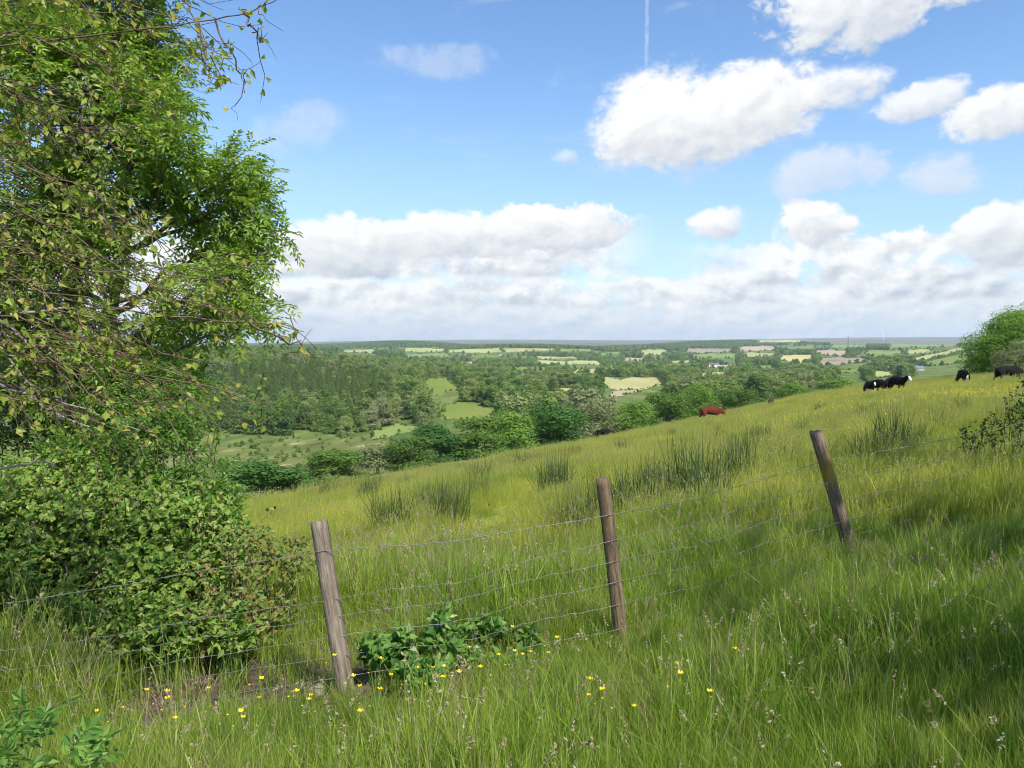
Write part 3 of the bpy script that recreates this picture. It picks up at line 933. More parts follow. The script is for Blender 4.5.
def make_post(foot, head, rad, mat, seed, label, name='post'):
    rng = np.random.RandomState(seed)
    ax = head - foot; Ln = np.linalg.norm(ax)
    n = 26; seg = 18
    s = np.linspace(-0.14, 1, n)
    a_ = np.arange(seg) * 2 * math.pi / seg
    ph = rng.uniform(0, 6, 5)
    V = []
    for k in range(n):
        rr_ = rad * (1.06 - 0.10 * s[k]) * (1 + 0.05 * np.sin(2 * a_ + ph[0] + s[k]) + 0.03 * np.sin(5 * a_ + ph[1]) + 0.025 * np.sin(9 * a_ + ph[2] + 2 * s[k]) + 0.015 * rng.normal(size=seg))
        zt = s[k] * Ln
        if k == n - 1: zt = zt + 0.010 * np.sin(a_ + ph[3]) + 0.006 * rng.normal(size=seg)
        bow = 0.012 * math.sin(s[k] * 3 + ph[4])
        V.append(np.c_[rr_ * np.cos(a_) + bow, rr_ * np.sin(a_), np.broadcast_to(zt, (seg,))])
    V = np.concatenate(V)
    mb = MB()
    F = [(k * seg + j_, k * seg + (j_ + 1) % seg, (k + 1) * seg + (j_ + 1) % seg, (k + 1) * seg + j_) for k in range(n - 1) for j_ in range(seg)]
    V = np.vstack([V, [[0, 0, Ln - 0.004]]])
    mb.add(V, F, 0, True)
    mb.caps = [((len(V) - 1, (n - 1) * seg + j_, (n - 1) * seg + (j_ + 1) % seg), 0) for j_ in range(seg)]
    o = mb.build(name, mat, fence)
    o.location = Vector(foot - F0)
    o.rotation_euler = Vector(ax).to_track_quat('Z', 'Y').to_euler()
    if label: o['label'] = label
    return o


pf = [tops(347, 694, 318.5, 521), tops(623, 648, 602, 478, 0.06), tops(853, 558, 815, 431, -0.06)]
make_post(pf[0][0], pf[0][1], 0.052, M['old_post'], 1, 'weathered grey post with split grain beside the bare soil')
make_post(pf[1][0], pf[1][1], 0.043, M['brown_post'], 2, 'straight brown post with a flat sawn top')
make_post(pf[2][0], pf[2][1], 0.056, M['lichen_post'], 3, 'most tilted post with yellow lichen near its top')
# the wires run on past the frame on both sides
lf = np.array([-4.6, 4.35, gz(-4.6, 4.35)]); lh = lf + np.array([0.05, 0, 1.05])
rf_ = np.array([8.4, 10.4, gz(8.4, 10.4)]); rh = rf_ + np.array([0, 0, 1.1])
make_post(lf, lh, 0.05, M['old_post'], 4, 'post at the bramble end of the fence')
make_post(rf_, rh, 0.05, M['old_post'], 5, 'post at the shaded uphill end of the fence')
CH = [(lf, lh)] + pf + [(rf_, rh)]
rw = np.random.RandomState(3)


def strand(fr, sag, wob=0.012, off=(0, -0.05, 0)):
    P = []
    for k in range(len(CH) - 1):
        a_ = CH[k][0] + (CH[k][1] - CH[k][0]) * fr[k]; b_ = CH[k + 1][0] + (CH[k + 1][1] - CH[k + 1][0]) * fr[k + 1]
        n = 28
        for q in range(n):
            s = q / n
            p = a_ * (1 - s) + b_ * s
            p[2] -= sag * 4 * s * (1 - s)
            wv = wob * math.sin(math.pi * s)
            P.append(p + np.array(off) * (1.0 if True else 0) + rw.normal(0, wv * 0.25, 3) + np.array([0, 0, wv * math.sin(9 * s + k)]))
    P.append(CH[-1][0] + (CH[-1][1] - CH[-1][0]) * fr[-1] + np.array(off))
    return np.array(P)


bw = MB(); S0 = strand((0.86, .84, .79, .78, .86), 0.035, 0.01)
bw.tube(S0 - F0, 0.0024, 5)
tw = S0.copy(); tw[:, 2] += 0.003 * np.sin(np.arange(len(tw)) * 2.2); bw.tube(tw - F0, 0.0016, 4)
for k in range(0, len(S0) - 1):
    p = (S0[k] + S0[k + 1]) / 2 - F0
    for q in range(2):
        d_ = rw.normal(size=3); d_ /= np.linalg.norm(d_)
        bw.tube([p - d_ * 0.013, p + d_ * 0.013], 0.0011, 3)
bw.build('barbed_wire', M['wire'], fence)
nw = MB(); LEV = [(0.62, .56, .64, .62, .66), (0.50, .46, .52, .46, .53), (0.38, .35, .40, .31, .41), (0.26, .24, .27, .18, .29), (0.13, .12, .13, .06, .16)]
NS = [strand(f, 0.03, 0.022) for f in LEV]
for s in NS: nw.tube(s - F0, 0.0021, 5)
for k in range(2, len(NS[0]) - 1, 3):
    pts = np.array([s[min(k + rw.randint(0, 2) * (q % 2 == 1), len(s) - 1)] for q, s in enumerate(NS)]) - F0
    nw.tube(pts, 0.0013, 4)
nw.build('wire_netting', M['wire'], fence)

# ------------------------------------------------------------------ bare soil, stone
def soil_sheet():
    n = 34; m_ = 16
    g = quad_uv(((128, 676), (362, 640), (372, 700), (110, 735)), n, m_)
    rng = np.random.RandomState(5)
    P = hit(g[..., 0].ravel(), g[..., 1].ravel(), 1.2, 60).reshape(m_, n, 3)
    for c_ in range(n):
        for r_ in (0, m_ - 1):
            P[r_, c_, :2] += rng.normal(0, 0.035, 2)
    P = P.reshape(-1, 3); P[:, 2] = height(P[:, 0], P[:, 1]) + 0.012 + 0.014 * rng.rand(len(P))
    F = [(r_ * n + c_, (r_ + 1) * n + c_, (r_ + 1) * n + c_ + 1, r_ * n + c_ + 1) for r_ in range(m_ - 1) for c_ in range(n - 1)]
    mb = MB(); mb.add(P, F, 0, True)
    m = plain('soil', (0.045, 0.032, 0.022), 0.95, spec=0.1, nscale=8, col2=(0.15, 0.11, 0.078), bump=1.0, detail=9)
    tag(mb.build('soil', m), kind='structure')


soil_sheet()
SOILQ = ((120, 680), (362, 645), (385, 700), (100, 740))


def boulder(loc, size, seed):
    rng = np.random.RandomState(seed)
    bm = bmesh.new(); bmesh.ops.create_icosphere(bm, subdivisions=3, radius=1)
    ph = rng.uniform(0, 6, 6)
    for v in bm.verts:
        c = v.co
        k = 1 + 0.16 * math.sin(3 * c.x + ph[0]) + 0.13 * math.sin(4 * c.y + ph[1]) + 0.1 * math.sin(5 * c.z + ph[2]) + 0.05 * math.sin(9 * c.x + 7 * c.y)
        v.co = Vector((c.x * size[0], c.y * size[1], c.z * size[2])) * k
    me = bpy.data.meshes.new('stone'); bm.to_mesh(me); bm.free(); me.materials.append(M['stone'])
    for p in me.polygons: p.use_smooth = True
    o = link('stone', me, loc=loc); return o


p = near(316, 697)
tag(boulder((p[0], p[1], p[2] + 0.01), (0.05, 0.05, 0.085), 4), 'pale grey stone on the soil at the foot of the weathered post', 'stone')

# ------------------------------------------------------------------ grass
tufts = [blade_tuft(20 + k, 46, 0.10, 0.12, 0.36, 0.0055, 0.38, 3, [M['near_grass'], M['seed_head']]) for k in range(5)]
tufts += [blade_tuft(40 + k, 40, 0.11, 0.14, 0.42, 0.005, 0.42, 3, [M['near_grass'], M['seed_head']], seed_heads(1, 0.10, 0.36, 0.56, 0.05, 0.0022)) for k in range(3)]
dry = [blade_tuft(60 + k, 22, 0.11, 0.10, 0.34, 0.004, 0.75, 3, [M['dry_grass'], M['seed_head']]) for k in range(2)]
coarse = [blade_tuft(70 + k, 20, 0.13, 0.16, 0.50, 0.011, 0.55, 4, [M['near_grass'], M['seed_head']], None, 0.8) for k in range(2)]
coarse += [blade_tuft(75, 26, 0.12, 0.12, 0.5, 0.004, 0.30, 3, [M['dry_grass'], M['seed_head']], seed_heads(3, 0.12, 0.34, 0.62, 0.045, 0.002))]
PN = [proto('tuft', m) for m in tufts + dry + coarse]
mid = [blade_tuft(80 + k, 48, 0.22, 0.22, 0.55, 0.011, 0.36, 3, [M['field_grass'], M['seed_head']]) for k in range(3)]
mid += [blade_tuft(90 + k, 44, 0.22, 0.25, 0.60, 0.010, 0.36, 3, [M['field_grass'], M['field_head']], seed_heads(4, 0.2, 0.42, 0.66, 0.06, 0.004)) for k in range(2)]
mid += [blade_tuft(99, 40, 0.22, 0.2, 0.5, 0.011, 0.4, 3, [M['near_grass'], M['seed_head']])]
PM = [proto('tuft', m) for m in mid]
farT = [blade_tuft(110 + k, 46, 0.62, 0.22, 0.52, 0.032, 0.35, 2, [M['field_grass'], M['seed_head']]) for k in range(3)]
farT += [blade_tuft(120, 46, 0.62, 0.25, 0.55, 0.03, 0.35, 2, [M['field_grass'], M['field_head']], seed_heads(7, 0.6, 0.4, 0.6, 0.10, 0.012))]
farT += [blade_tuft(121, 46, 0.6, 0.3, 0.62, 0.032, 0.35, 2, [M['rusty_grass'], M['seed_head']])]
PF = [proto('tuft', m) for m in farT]


def ring_pts(r0, r1, dens, rng, half=41):
    area = 0.5 * (r1 * r1 - r0 * r0) * R(2 * half)
    n = int(area * dens)
    r = np.sqrt(rng.uniform(r0 * r0, r1 * r1, n)); t = np.radians(rng.uniform(-half, half, n))
    x, y = r * np.sin(t), r * np.cos(t)
    return np.c_[x, y, height(x, y)]


def vnoise(x, y, s, seed):
    """smooth value noise on the ground, 0..1"""
    rng = np.random.RandomState(seed); G = rng.rand(64, 64)
    a_, b_ = x / s + 31.3, y / s + 17.7
    i_, j_ = np.floor(a_).astype(int), np.floor(b_).astype(int); fa, fb = a_ - i_, b_ - j_
    fa = fa * fa * (3 - 2 * fa); fb = fb * fb * (3 - 2 * fb)
    g_ = lambda p, q: G[p % 64, q % 64]
    return g_(i_, j_) * (1 - fa) * (1 - fb) + g_(i_ + 1, j_) * fa * (1 - fb) + g_(i_, j_ + 1) * (1 - fa) * fb + g_(i_ + 1, j_ + 1) * fa * fb


def fence_side(x, y):
    """positive beyond the fence"""
    fx = [c[0][0] for c in CH]; fy = [c[0][1] for c in CH]
    return y - np.interp(x, fx, fy)


def bush_zone(x, y):
    """1 inside the bramble thicket beyond the fence on the downhill side"""
    return ((x + 5.2) / 3.3) ** 2 + ((y - 7.3) / 2.1) ** 2 < 1.0


rng = np.random.RandomState(11)
pts = np.concatenate([ring_pts(1.5, 9.5, 240, rng), [p_ for p_ in ring_pts(1.0, 7.5, 130, rng, 78) if abs(p_[0]) > .87 * p_[1]]])
u_, v_ = pix(pts)
k = np.ones(len(pts), bool)
ins = in_quad(u_, v_, SOILQ)
k &= ~(ins & (rng.rand(len(pts)) < 0.60 + 0.38 * vnoise(pts[:, 0], pts[:, 1], 0.35, 71)))
k &= ~(bush_zone(pts[:, 0], pts[:, 1]) & (rng.rand(len(pts)) < 0.8))
pts = pts[k]; n = len(pts)
hN = vnoise(pts[:, 0], pts[:, 1], 0.7, 1); hM = vnoise(pts[:, 0], pts[:, 1], 2.2, 2)
fs = fence_side(pts[:, 0], pts[:, 1])
sc = 0.50 + 0.75 * hN + 0.25 * hM
sc *= np.where((fs > -0.9) & (fs < 0.12), 0.66, np.where(fs > 0.3, 1.15, 0.95)) * (1 + 0.10 * sstep(pts[:, 0], 0, 4))
llong = np.exp(-((pts[:, 0] + 3.6) / 1.6) ** 2 - ((pts[:, 1] - 5.2) / .5) ** 2); sc *= 1 + 0.75 * llong
u_, v_ = pix(pts); sc *= np.where(in_quad(u_, v_, ((90, 655), (400, 620), (420, 725), (60, 768))), 0.6, 1.0)
dryp = 0.22 * llong + np.clip(0.15 + 0.7 * (vnoise(pts[:, 0], pts[:, 1], 0.9, 4) - 0.62), 0.02, 0.5) + 0.18 * in_quad(u_, v_, ((60, 640), (385, 610), (420, 720), (40, 750))) + 0.35 * np.exp(-((u_ - 500) / 90) ** 2 - ((v_ - 572) / 22) ** 2)
idx = np.where(rng.rand(n) < dryp, 8 + rng.randint(0, 2, n), np.where(rng.rand(n) < 0.13 * np.clip(2.4 * hM - 0.5, 0.22, 1), 5 + rng.randint(0, 3, n), rng.randint(0, 5, n)))
cq = rng.rand(n); cm = vnoise(pts[:, 0], pts[:, 1], 0.8, 15)
idx = np.where(cq < 0.20 * np.clip(cm * 2.4 - .5, 0.1, 1.4), 10 + rng.randint(0, 2, n), idx); idx = np.where(cq > 1 - 0.035 * (0.4 + cm), 12, idx)
rot = np.c_[rng.normal(0, 0.16, n), rng.normal(0, 0.16, n), rng.uniform(0, 6.28, n)]
scatter('grass', pts, PN, rot, np.c_[sc * 1.05, sc * 1.05, sc * rng.uniform(0.85, 1.15, n)], idx, 'long green meadow grass with seed heads around the fence posts', 'grass')

pts = np.concatenate([ring_pts(8.5, 30, 50, rng), [p_ for p_ in ring_pts(7.0, 24, 22, rng, 66) if abs(p_[0]) > .87 * p_[1]]])
k = ~bush_zone(pts[:, 0], pts[:, 1])
k &= brow(pts[:, 0], pts[:, 1]) < 16
pts = pts[k]; n = len(pts)
trk = np.exp(-((pts[:, 0] - (pts[:, 1] - 7.5) * 0.16 + 0.75 - 0.4 * np.sin(pts[:, 1] * .35)) / 0.42) ** 2) * (1 - sstep(pts[:, 1], 17, 28))
sc = 0.45 + 0.45 * vnoise(pts[:, 0], pts[:, 1], 3, 5) + 0.55 * vnoise(pts[:, 0], pts[:, 1], 0.9, 6)
sc *= (1 - 0.80 * trk)
gr = vnoise(pts[:, 0], pts[:, 1], 4.5, 8)
idx = np.where(rng.rand(n) < np.clip((gr - 0.45) * 1.4, 0.05, .6), 5, np.where(rng.rand(n) < 0.30, 3 + rng.randint(0, 2, n), rng.randint(0, 3, n)))
rot = np.c_[rng.normal(0, 0.09, n), rng.normal(0, 0.09, n), rng.uniform(0, 6.28, n)]
scatter('grass', pts, PM, rot, np.c_[sc, sc, sc * rng.uniform(0.85, 1.15, n)], idx, 'sunlit yellow green grass in the field just beyond the fence', 'grass')

pts = ring_pts(28, 125, 8.5, rng, 39)
pts = pts[brow(pts[:, 0], pts[:, 1]) < 22]; n = len(pts)
sc = 0.42 + 0.4 * vnoise(pts[:, 0], pts[:, 1], 7, 9) + 0.6 * vnoise(pts[:, 0], pts[:, 1], 1.9, 10)
b_ = brow(pts[:, 0], pts[:, 1])
rust = np.exp(-((b_ + 1.5) / 4.0) ** 2) * (pts[:, 0] < 4) * 0.75
idx = np.where(rng.rand(n) < rust, 4, rng.randint(0, 4, n))
rot = np.c_[rng.normal(0, 0.08, n), rng.normal(0, 0.08, n), rng.uniform(0, 6.28, n)]
scatter('grass', pts, PF, rot, np.c_[sc, sc, sc * rng.uniform(0.85, 1.15, n)], idx, 'pale yellow green grass covering the far slope of the grazed hill', 'grass')

# buttercups too many to count, in drifts across the field
fl = MB()
q = np.random.RandomState(2)
c = np.c_[q.normal(0, 0.33, 26), q.normal(0, 0.33, 26), q.uniform(0.42, 0.62, 26)]
clump_leaves(fl, c, q.normal(0, 0.5, (26, 3)) + np.array([0, -0.3, 1]), 0.042, q, 0, 1.0)
PB = [proto('flowers', fl.mesh('flowers', M['buttercup']))]
pts = ring_pts(16, 95, 1.15, rng, 37)
dr = vnoise(pts[:, 0], pts[:, 1], 8, 12)
u_, v_ = pix(pts)
drift = np.clip(np.exp(-((u_ - 900) / 95) ** 2 - ((v_ - 403) / 11) ** 2) * 1.2 + np.exp(-((u_ - 790) / 60) ** 2 - ((v_ - 425) / 9) ** 2) * 0.5, 0, 1) * np.clip(dr * 2.6 - 0.75, 0, 1) + np.clip(dr - 0.62, 0, 1) * 0.5
k = (rng.rand(len(pts)) < drift) & (brow(pts[:, 0], pts[:, 1]) < 4)
pts = pts[k]; n = len(pts)
scatter('buttercups', pts, PB, np.c_[np.zeros(n), np.zeros(n), rng.uniform(0, 6.28, n)], np.ones((n, 3)) * rng.uniform(0.8, 1.2, (n, 1)), np.zeros(n, int), 'yellow haze of buttercups drifting across the grazed hill', 'buttercups')

# single buttercups near the viewer
def buttercup_proto():
    t = empty('buttercup')
    mb = MB(); s = np.linspace(0, 1, 6)[:, None]
    mb.tube(np.hstack([0.03 * s ** 2, 0.01 * s, s * 0.30]), 0.0016, 4)
    mb.tube([(0.008, 0.002, 0.14), (-0.03, 0.02, 0.21), (-0.05, 0.03, 0.25)], 0.0012, 4)
    mb.build('stem', M['stem'], t)
    for nm_, cx_, cy_, cz_, sz in (('petals', 0.03, 0.01, 0.30, 0.0155), ('bud', -0.05, 0.03, 0.25, 0.006)):
        fb = MB()
        for k_ in range(5):
            a_ = k_ * 2 * math.pi / 5
            d1 = np.array([math.cos(a_), math.sin(a_), 0]); d2 = np.array([-math.sin(a_), math.cos(a_), 0]); c0 = np.array([cx_, cy_, cz_])
            up = np.array([0, 0, 1.0])
            V_ = [c0, c0 + d1 * sz * .6 + d2 * sz * .5 + up * sz * .25, c0 + d1 * sz * 1.1 + d2 * sz * .3 + up * sz * .6, c0 + d1 * sz * 1.1 - d2 * sz * .3 + up * sz * .6, c0 + d1 * sz * .6 - d2 * sz * .5 + up * sz * .25]
            fb.add(V_, [(0, 4, 3, 2), (0, 2, 1, 0)][:1], 0); fb.add(V_, [(0, 4, 2, 1)], 0)
        fb.build(nm_, M['buttercup'], t)
    return t


bc_uv = [(155, 738), (166, 762), (212, 744), (220, 746), (376, 713), (345, 722), (370, 745), (505, 691), (520, 682), (545, 688), (500, 670), (475, 682), (452, 703), (330, 690), (585, 734), (601, 745), (622, 742), (633, 755), (685, 708), (705, 735), (741, 700), (440, 716), (446, 706), (430, 718), (422, 712), (318, 745), (392, 705), (505, 680), (530, 690), (550, 676), (675, 706), (1014, 722), (185, 752), (246, 716), (300, 738), (128, 748), (142, 724), (365, 738), (415, 726), (290, 728), (262, 748), (480, 704), (100, 756), (235, 760), (352, 758)]
bc = buttercup_proto()
tag(bc, 'small yellow buttercup in the foreground grass', 'buttercup', 'single buttercups in the foreground grass')
for k_, (u0, v0) in enumerate(bc_uv):
    g_ = near(u0, min(v0 + 26, 790))
    if k_ == 0: o = bc
    else:
        o = bc.copy(); COL.objects.link(o)
        for ch in bc.children:
            c_ = ch.copy(); COL.objects.link(c_); c_.parent = o
    o.location = g_; o.rotation_euler = (rng.normal(0, .12), rng.normal(0, .12), rng.uniform(0, 6.28)); s_ = rng.uniform(0.6, 0.95); o.scale = (s_, s_, rng.uniform(1.0, 1.4))

# ------------------------------------------------------------------ rush clumps
RP = [proto('x', blade_tuft(200 + k_, 380, 0.28, 0.35, 1.2, 0.010, 0.30, 3, [M['rush'], M['dry_grass']], None, 0.3)) for k_ in range(3)]
RUSH = [(690, 506, 1.15, 'big dark rush clump behind the fence between the brown post and the lichened post'),
        (886, 463, 1.1, 'tall rush clump in front of the cattle, beside the lichened post'),
        (575, 545, 0.8, 'short rush clump touching the netting just before the brown post'),
        (735, 492, 1.0, 'rush clump on the uphill side of the biggest dark one'),
        (655, 500, 0.85, 'rush clump on the downhill side of the biggest dark one'),
        (622, 458, 0.9, 'round rush clump alone in the open grass above the brown post'),
        (672, 442, 0.9, 'rush clump below the red cow'),
        (748, 470, 0.9, 'rush clump in the buttercups below the dark calf')]
for u0, v0, s_, lab in RUSH:
    g_ = near(u0, v0); o = link('rush_clump', RP[len(lab) % 3].data, loc=tuple(g_)); o.rotation_euler = (0, 0, u0 * 1.7)
    o.scale = (s_ * 1.1, s_ * 1.1, s_); tag(o, lab, 'rush clump')
RO = [(450, 530), (430, 520), (480, 505), (520, 474), (540, 470), (500, 476), (575, 466), (462, 478), (410, 496), (690, 452), (720, 446), (555, 500), (850, 478), (915, 455), (835, 445), (800, 440), (865, 425), (760, 450), (940, 440), (390, 540), (370, 505), (960, 420), (610, 530), (905, 470), (870, 480), (640, 520), (705, 520), (480, 492), (330, 500), (710, 430), (820, 415), (780, 478)]
for u0, v0 in RO:
    g_ = near(u0, v0); o = link('rush_clump', RP[rng.randint(0, 3)].data, loc=tuple(g_)); o.rotation_euler = (0, 0, rng.uniform(0, 6))
    s_ = rng.uniform(0.65, 1.0); o.scale = (s_ * 1.25, s_ * 1.25, s_)
    tag(o, 'one of the smaller rush clumps scattered through the field grass', 'rush clump', 'smaller rush clumps scattered in the field')

# ------------------------------------------------------------------ leafy plants near the viewer
def leaflets(mb, c, ax, nrm, ln, wd, mi=0):
    """pointed leaves lying along ax: two faces folded along the midrib"""
    ax = ax / (np.linalg.norm(ax, axis=1, keepdims=True) + 1e-9)
    sd = np.cross(nrm, ax); sd /= np.linalg.norm(sd, axis=1, keepdims=True) + 1e-9
    up = np.cross(ax, sd)
    ln = np.asarray(ln).reshape(-1, 1); wd = np.asarray(wd).reshape(-1, 1)
    tip = c + ax * ln - up * ln * 0.12
    midp = c + ax * ln * 0.45
    l_ = midp + sd * wd * 0.5 + up * wd * 0.18; r_ = midp - sd * wd * 0.5 + up * wd * 0.18
    V = np.stack([c, r_, tip, l_], 1).reshape(-1, 3)
    # folded: two triangles sharing the midrib
    k_ = np.arange(len(c))[:, None] * 4
    mb.add(V, np.concatenate([k_ + np.array([[0, 1, 2]]), k_ + np.array([[0, 2, 3]])]), mi)


def pinnate(mb, base, dirs, nrm, L_, rng, pairs=4, lf=0.07, wf=0.024, mi=0):
    """compound leaves (ash-like): pairs of leaflets on a drooping midrib, and one at the tip"""
    dirs = dirs / np.linalg.norm(dirs, axis=1, keepdims=True)
    side = np.cross(dirs, nrm); side /= np.linalg.norm(side, axis=1, keepdims=True) + 1e-9
    up = np.cross(side, dirs)
    n = len(base); L_ = np.broadcast_to(L_, (n,))[:, None]
    for k_ in range(pairs):
        s = 0.3 + 0.6 * k_ / max(pairs - 1, 1)
        p_ = base + dirs * L_ * s - np.array([0, 0, 1]) * L_ * 0.25 * s * s
        for sg in (-1, 1):
            a_ = dirs * 0.55 + side * sg * 0.8 - np.array([0, 0, .18]) + rng.normal(0, .12, (n, 3))
            leaflets(mb, p_, a_, up + rng.normal(0, .2, (n, 3)), lf * L_[:, 0] / 0.25 * rng.uniform(.8, 1.1, n), wf * L_[:, 0] / 0.25 * np.ones(n), mi)
    p_ = base + dirs * L_ * 0.95 - np.array([0, 0, 1]) * L_ * 0.24
    leaflets(mb, p_, dirs - np.array([0, 0, .4]), up, lf * L_[:, 0] / 0.25, wf * L_[:, 0] / 0.25 * np.ones(n), mi)


def px_pt(u, v, d):
    t, k_ = ray(u, v); return np.array([float(t) * d, d, float(k_) * d])


def bent(p0, p1, n, amp, rng, sag=0.0):
    s = np.linspace(0, 1, n)[:, None]
    P = p0 * (1 - s) + p1 * s
    w = np.cumsum(rng.normal(0, amp, (n, 3)), 0); w -= s * w[-1]
    P = P + w; P[:, 2] -= sag * 4 * (s * (1 - s))[:, 0]
    return P


# --- the ash-like tree, beyond the fence on the downhill side
rng = np.random.RandomState(21)
ASH_D = 9.4
ash_base = np.array([-5.6, 9.6, gz(-5.6, 9.6)])
LOBES = [(165, 62, 60), (120, 20, 75), (60, 60, 85), (15, 10, 80), (168, 105, 36), (236, 168, 40), (200, 195, 50), (246, 205, 40), (150, 140, 62), (85, 165, 62), (20, 150, 70), (215, 245, 50), (252, 262, 32), (246, 305, 38), (190, 296, 44), (62, 255, 62), (10, 300, 66), (105, 330, 55), (160, 335, 42), (215, 318, 30), (225, 25, 0), (-60, 60, 110), (-70, 230, 110), (40, -90, 120), (150, -80, 95), (-90, -120, 140), (90, -220, 110), (-60, 380, 90), (255, 180, 28), (268, 235, 22), (262, 318, 24), (178, 150, 30), (105, 90, 70), (45, 350, 60), (150, 375, 34), (110, 395, 55), (110, 225, 50), (60, 205, 60), (150, 185, 36), (140, 60, 50), (20, 230, 60), (225, 280, 34)]
ash = empty('ash_tree', tuple(ash_base))
tag(ash, 'tall leafy tree with feathery green leaves above the bramble bush', 'tree')
A0 = ash_base
tb = MB()
trunk_top = px_pt(60, 40, ASH_D + 0.3)
tp = bent(A0 + np.array([0, 0, -.3]), trunk_top, 9, 0.06, rng)
tb.tube(tp - A0, np.linspace(0.17, 0.05, 9), 9)
tp2 = bent(A0 + np.array([.1, .1, .9]), px_pt(130, 150, ASH_D), 8, 0.05, rng)
tb.tube(tp2 - A0, np.linspace(0.10, 0.03, 8), 8)
lm = MB()
for k_, (u0, v0, r0) in enumerate(LOBES):
    if r0 == 0: continue
    d_ = ASH_D + rng.uniform(-0.9, 0.9)
    c0 = px_pt(u0, v0, d_); rad = r0 / FPX * d_
    src = tp if k_ % 2 == 0 else tp2
    s0 = src[np.argmin(np.abs(src[:, 2] - (c0[2] - 0.9)))]
    br = bent(s0, c0, 9, 0.05, rng, -0.06)
    tb.tube(br - A0, np.linspace(0.036, 0.009, 9), 5, cap=False)
    nt_ = int(9 + 52 * rad * rad)
    ends = c0 + sphere_dirs(nt_, rng) * rad * rng.uniform(0.45, 1.0, (nt_, 1)) * np.array([1, 1.25, 0.95])
    for e in ends:
        f0 = br[rng.randint(4, 9)]
        tb.tube(bent(f0, e, 5, 0.025, rng, -0.03) - A0, [0.007, .006, .005, .004, .003], 3, cap=False)
        nl = rng.randint(6, 11)
        if u0 > 180 and v0 > 275: nl = max(4, nl - 2)
        s = rng.uniform(0.35, 1.0, nl)[:, None]
        b0 = f0 * (1 - s) + e * s + rng.normal(0, .02, (nl, 3))
        dd = (e - f0) / (np.linalg.norm(e - f0) + 1e-6) * 0.5 + sphere_dirs(nl, rng) * 0.9 + np.array([0.15, -0.15, -0.02])
        pinnate(lm, b0 - A0, dd, np.tile([0.15, -0.2, 1.0], (nl, 1)) + rng.normal(0, .35, (nl, 3)), rng.uniform(0.20, 0.32, nl), rng, 4, 0.080, 0.030)
tb.build('trunk', M['bark'], ash)
lm.build('crown', M['ash_leaf'], ash)

# --- the near tree with thin brown twigs that reach in from beyond the left edge of the view
rng = np.random.RandomState(33)
birch_base = np.array([-4.5, 3.2, gz(-4.5, 3.2)])
bi = empty('birch_tree', tuple(birch_base))
tag(bi, 'near tree of thin drooping brown twigs with sparse yellowish leaves', 'tree')
B0 = birch_base
wb = MB(); lb = MB(); 
tk = bent(B0 + np.array([0, 0, -.3]), B0 + np.array([-.2, .4, 7.5]), 10, 0.05, rng)
wb.tube(tk - B0, np.linspace(0.14, 0.03, 10), 9)


def leafy_twig(path, r0, nleaf, lsize, sub=7):
    wb.tube(path - B0, np.linspace(r0, 0.0022, len(path)), 5, cap=False)
    n = len(path)
    for _ in range(sub):
        i0 = rng.randint(n // 3, n - 1)
        tgt = path[i0] + (path[min(i0 + 2, n - 1)] - path[i0]) * rng.uniform(0.3, 1.4) + rng.normal(0, 0.11, 3) + np.array([0.04, 0, -0.07])
        sp_ = bent(path[i0], tgt, 6, 0.026, rng)
        wb.tube(sp_ - B0, np.linspace(0.0035, 0.0014, 6), 3, cap=False)
        m_ = max(1, nleaf // sub + rng.randint(-1, 2))
        j_ = rng.uniform(1, 5, m_); a0_ = sp_[j_.astype(int)]
        ax_ = rng.normal(0, .6, (m_, 3)) + np.array([0.25, -0.1, -0.75])
        leaflets(lb, a0_ - B0 + rng.normal(0, .01, (m_, 3)), ax_, rng.normal(0, .6, (m_, 3)) + np.array([0.2, -0.8, 0.6]), lsize * rng.uniform(.6, 1.25, m_), lsize * rng.uniform(.5, .85, m_))


for _ in range(34):
    v1 = rng.uniform(-60, 430); d1 = rng.uniform(3.6, 5.2)
    lim = 195 if v1 < 40 else (170 if v1 < 130 else (200 if v1 < 260 else (245 if v1 < 400 else 190)))
    u1 = lim * rng.uniform(0.30, 1.0) ** 0.8
    e = px_pt(u1, v1 + 20, d1)
    s0 = px_pt(-170, v1 - rng.uniform(10, 120), rng.uniform(3.2, 4.4))
    pth = bent(s0, e, 14, 0.045, rng, rng.uniform(-0.26, 0.10))
    leafy_twig(pth, rng.uniform(0.0035, 0.007), int(rng.uniform(45, 80)), 0.048, 15)
# the high twig that crosses the open sky at the top, and its hanging sprays
for pa, nl in (([(-150, 60), (60, 40), (150, 28), (215, 20), (252, 12), (282, -6)], 16), ([(215, 20), (222, 40), (232, 52), (240, 75), (245, 92)], 6), ([(245, 13), (250, 25), (258, 36), (262, 42)], 7), ([(-140, -40), (40, -30), (130, 5), (190, 22), (212, 52)], 30), ([(150, -30), (185, 0), (200, 30), (206, 60)], 26), ([(-120, 210), (60, 300), (180, 318), (260, 322), (302, 330)], 10), ([(-120, 250), (60, 330), (170, 372), (240, 398), (272, 404)], 26), ([(-150, 330), (20, 360), (120, 372), (200, 385), (246, 420)], 24), ([(250, 322), (275, 335), (290, 345), (300, 340)], 3)):
    cp = np.array([px_pt(u0, v0, 4.3 + 0.1 * math.sin(u0)) for u0, v0 in pa])
    s = np.linspace(0, len(cp) - 1, 16)
    pth = np.stack([np.interp(s, range(len(cp)), cp[:, q_]) for q_ in range(3)], 1) + rng.normal(0, .006, (16, 3))
    leafy_twig(pth, 0.0065, nl, 0.050, max(3, nl // 3))
wb.build('trunk', M['twig'], bi); lb.build('crown', M['birch_leaf'], bi)
db = MB()
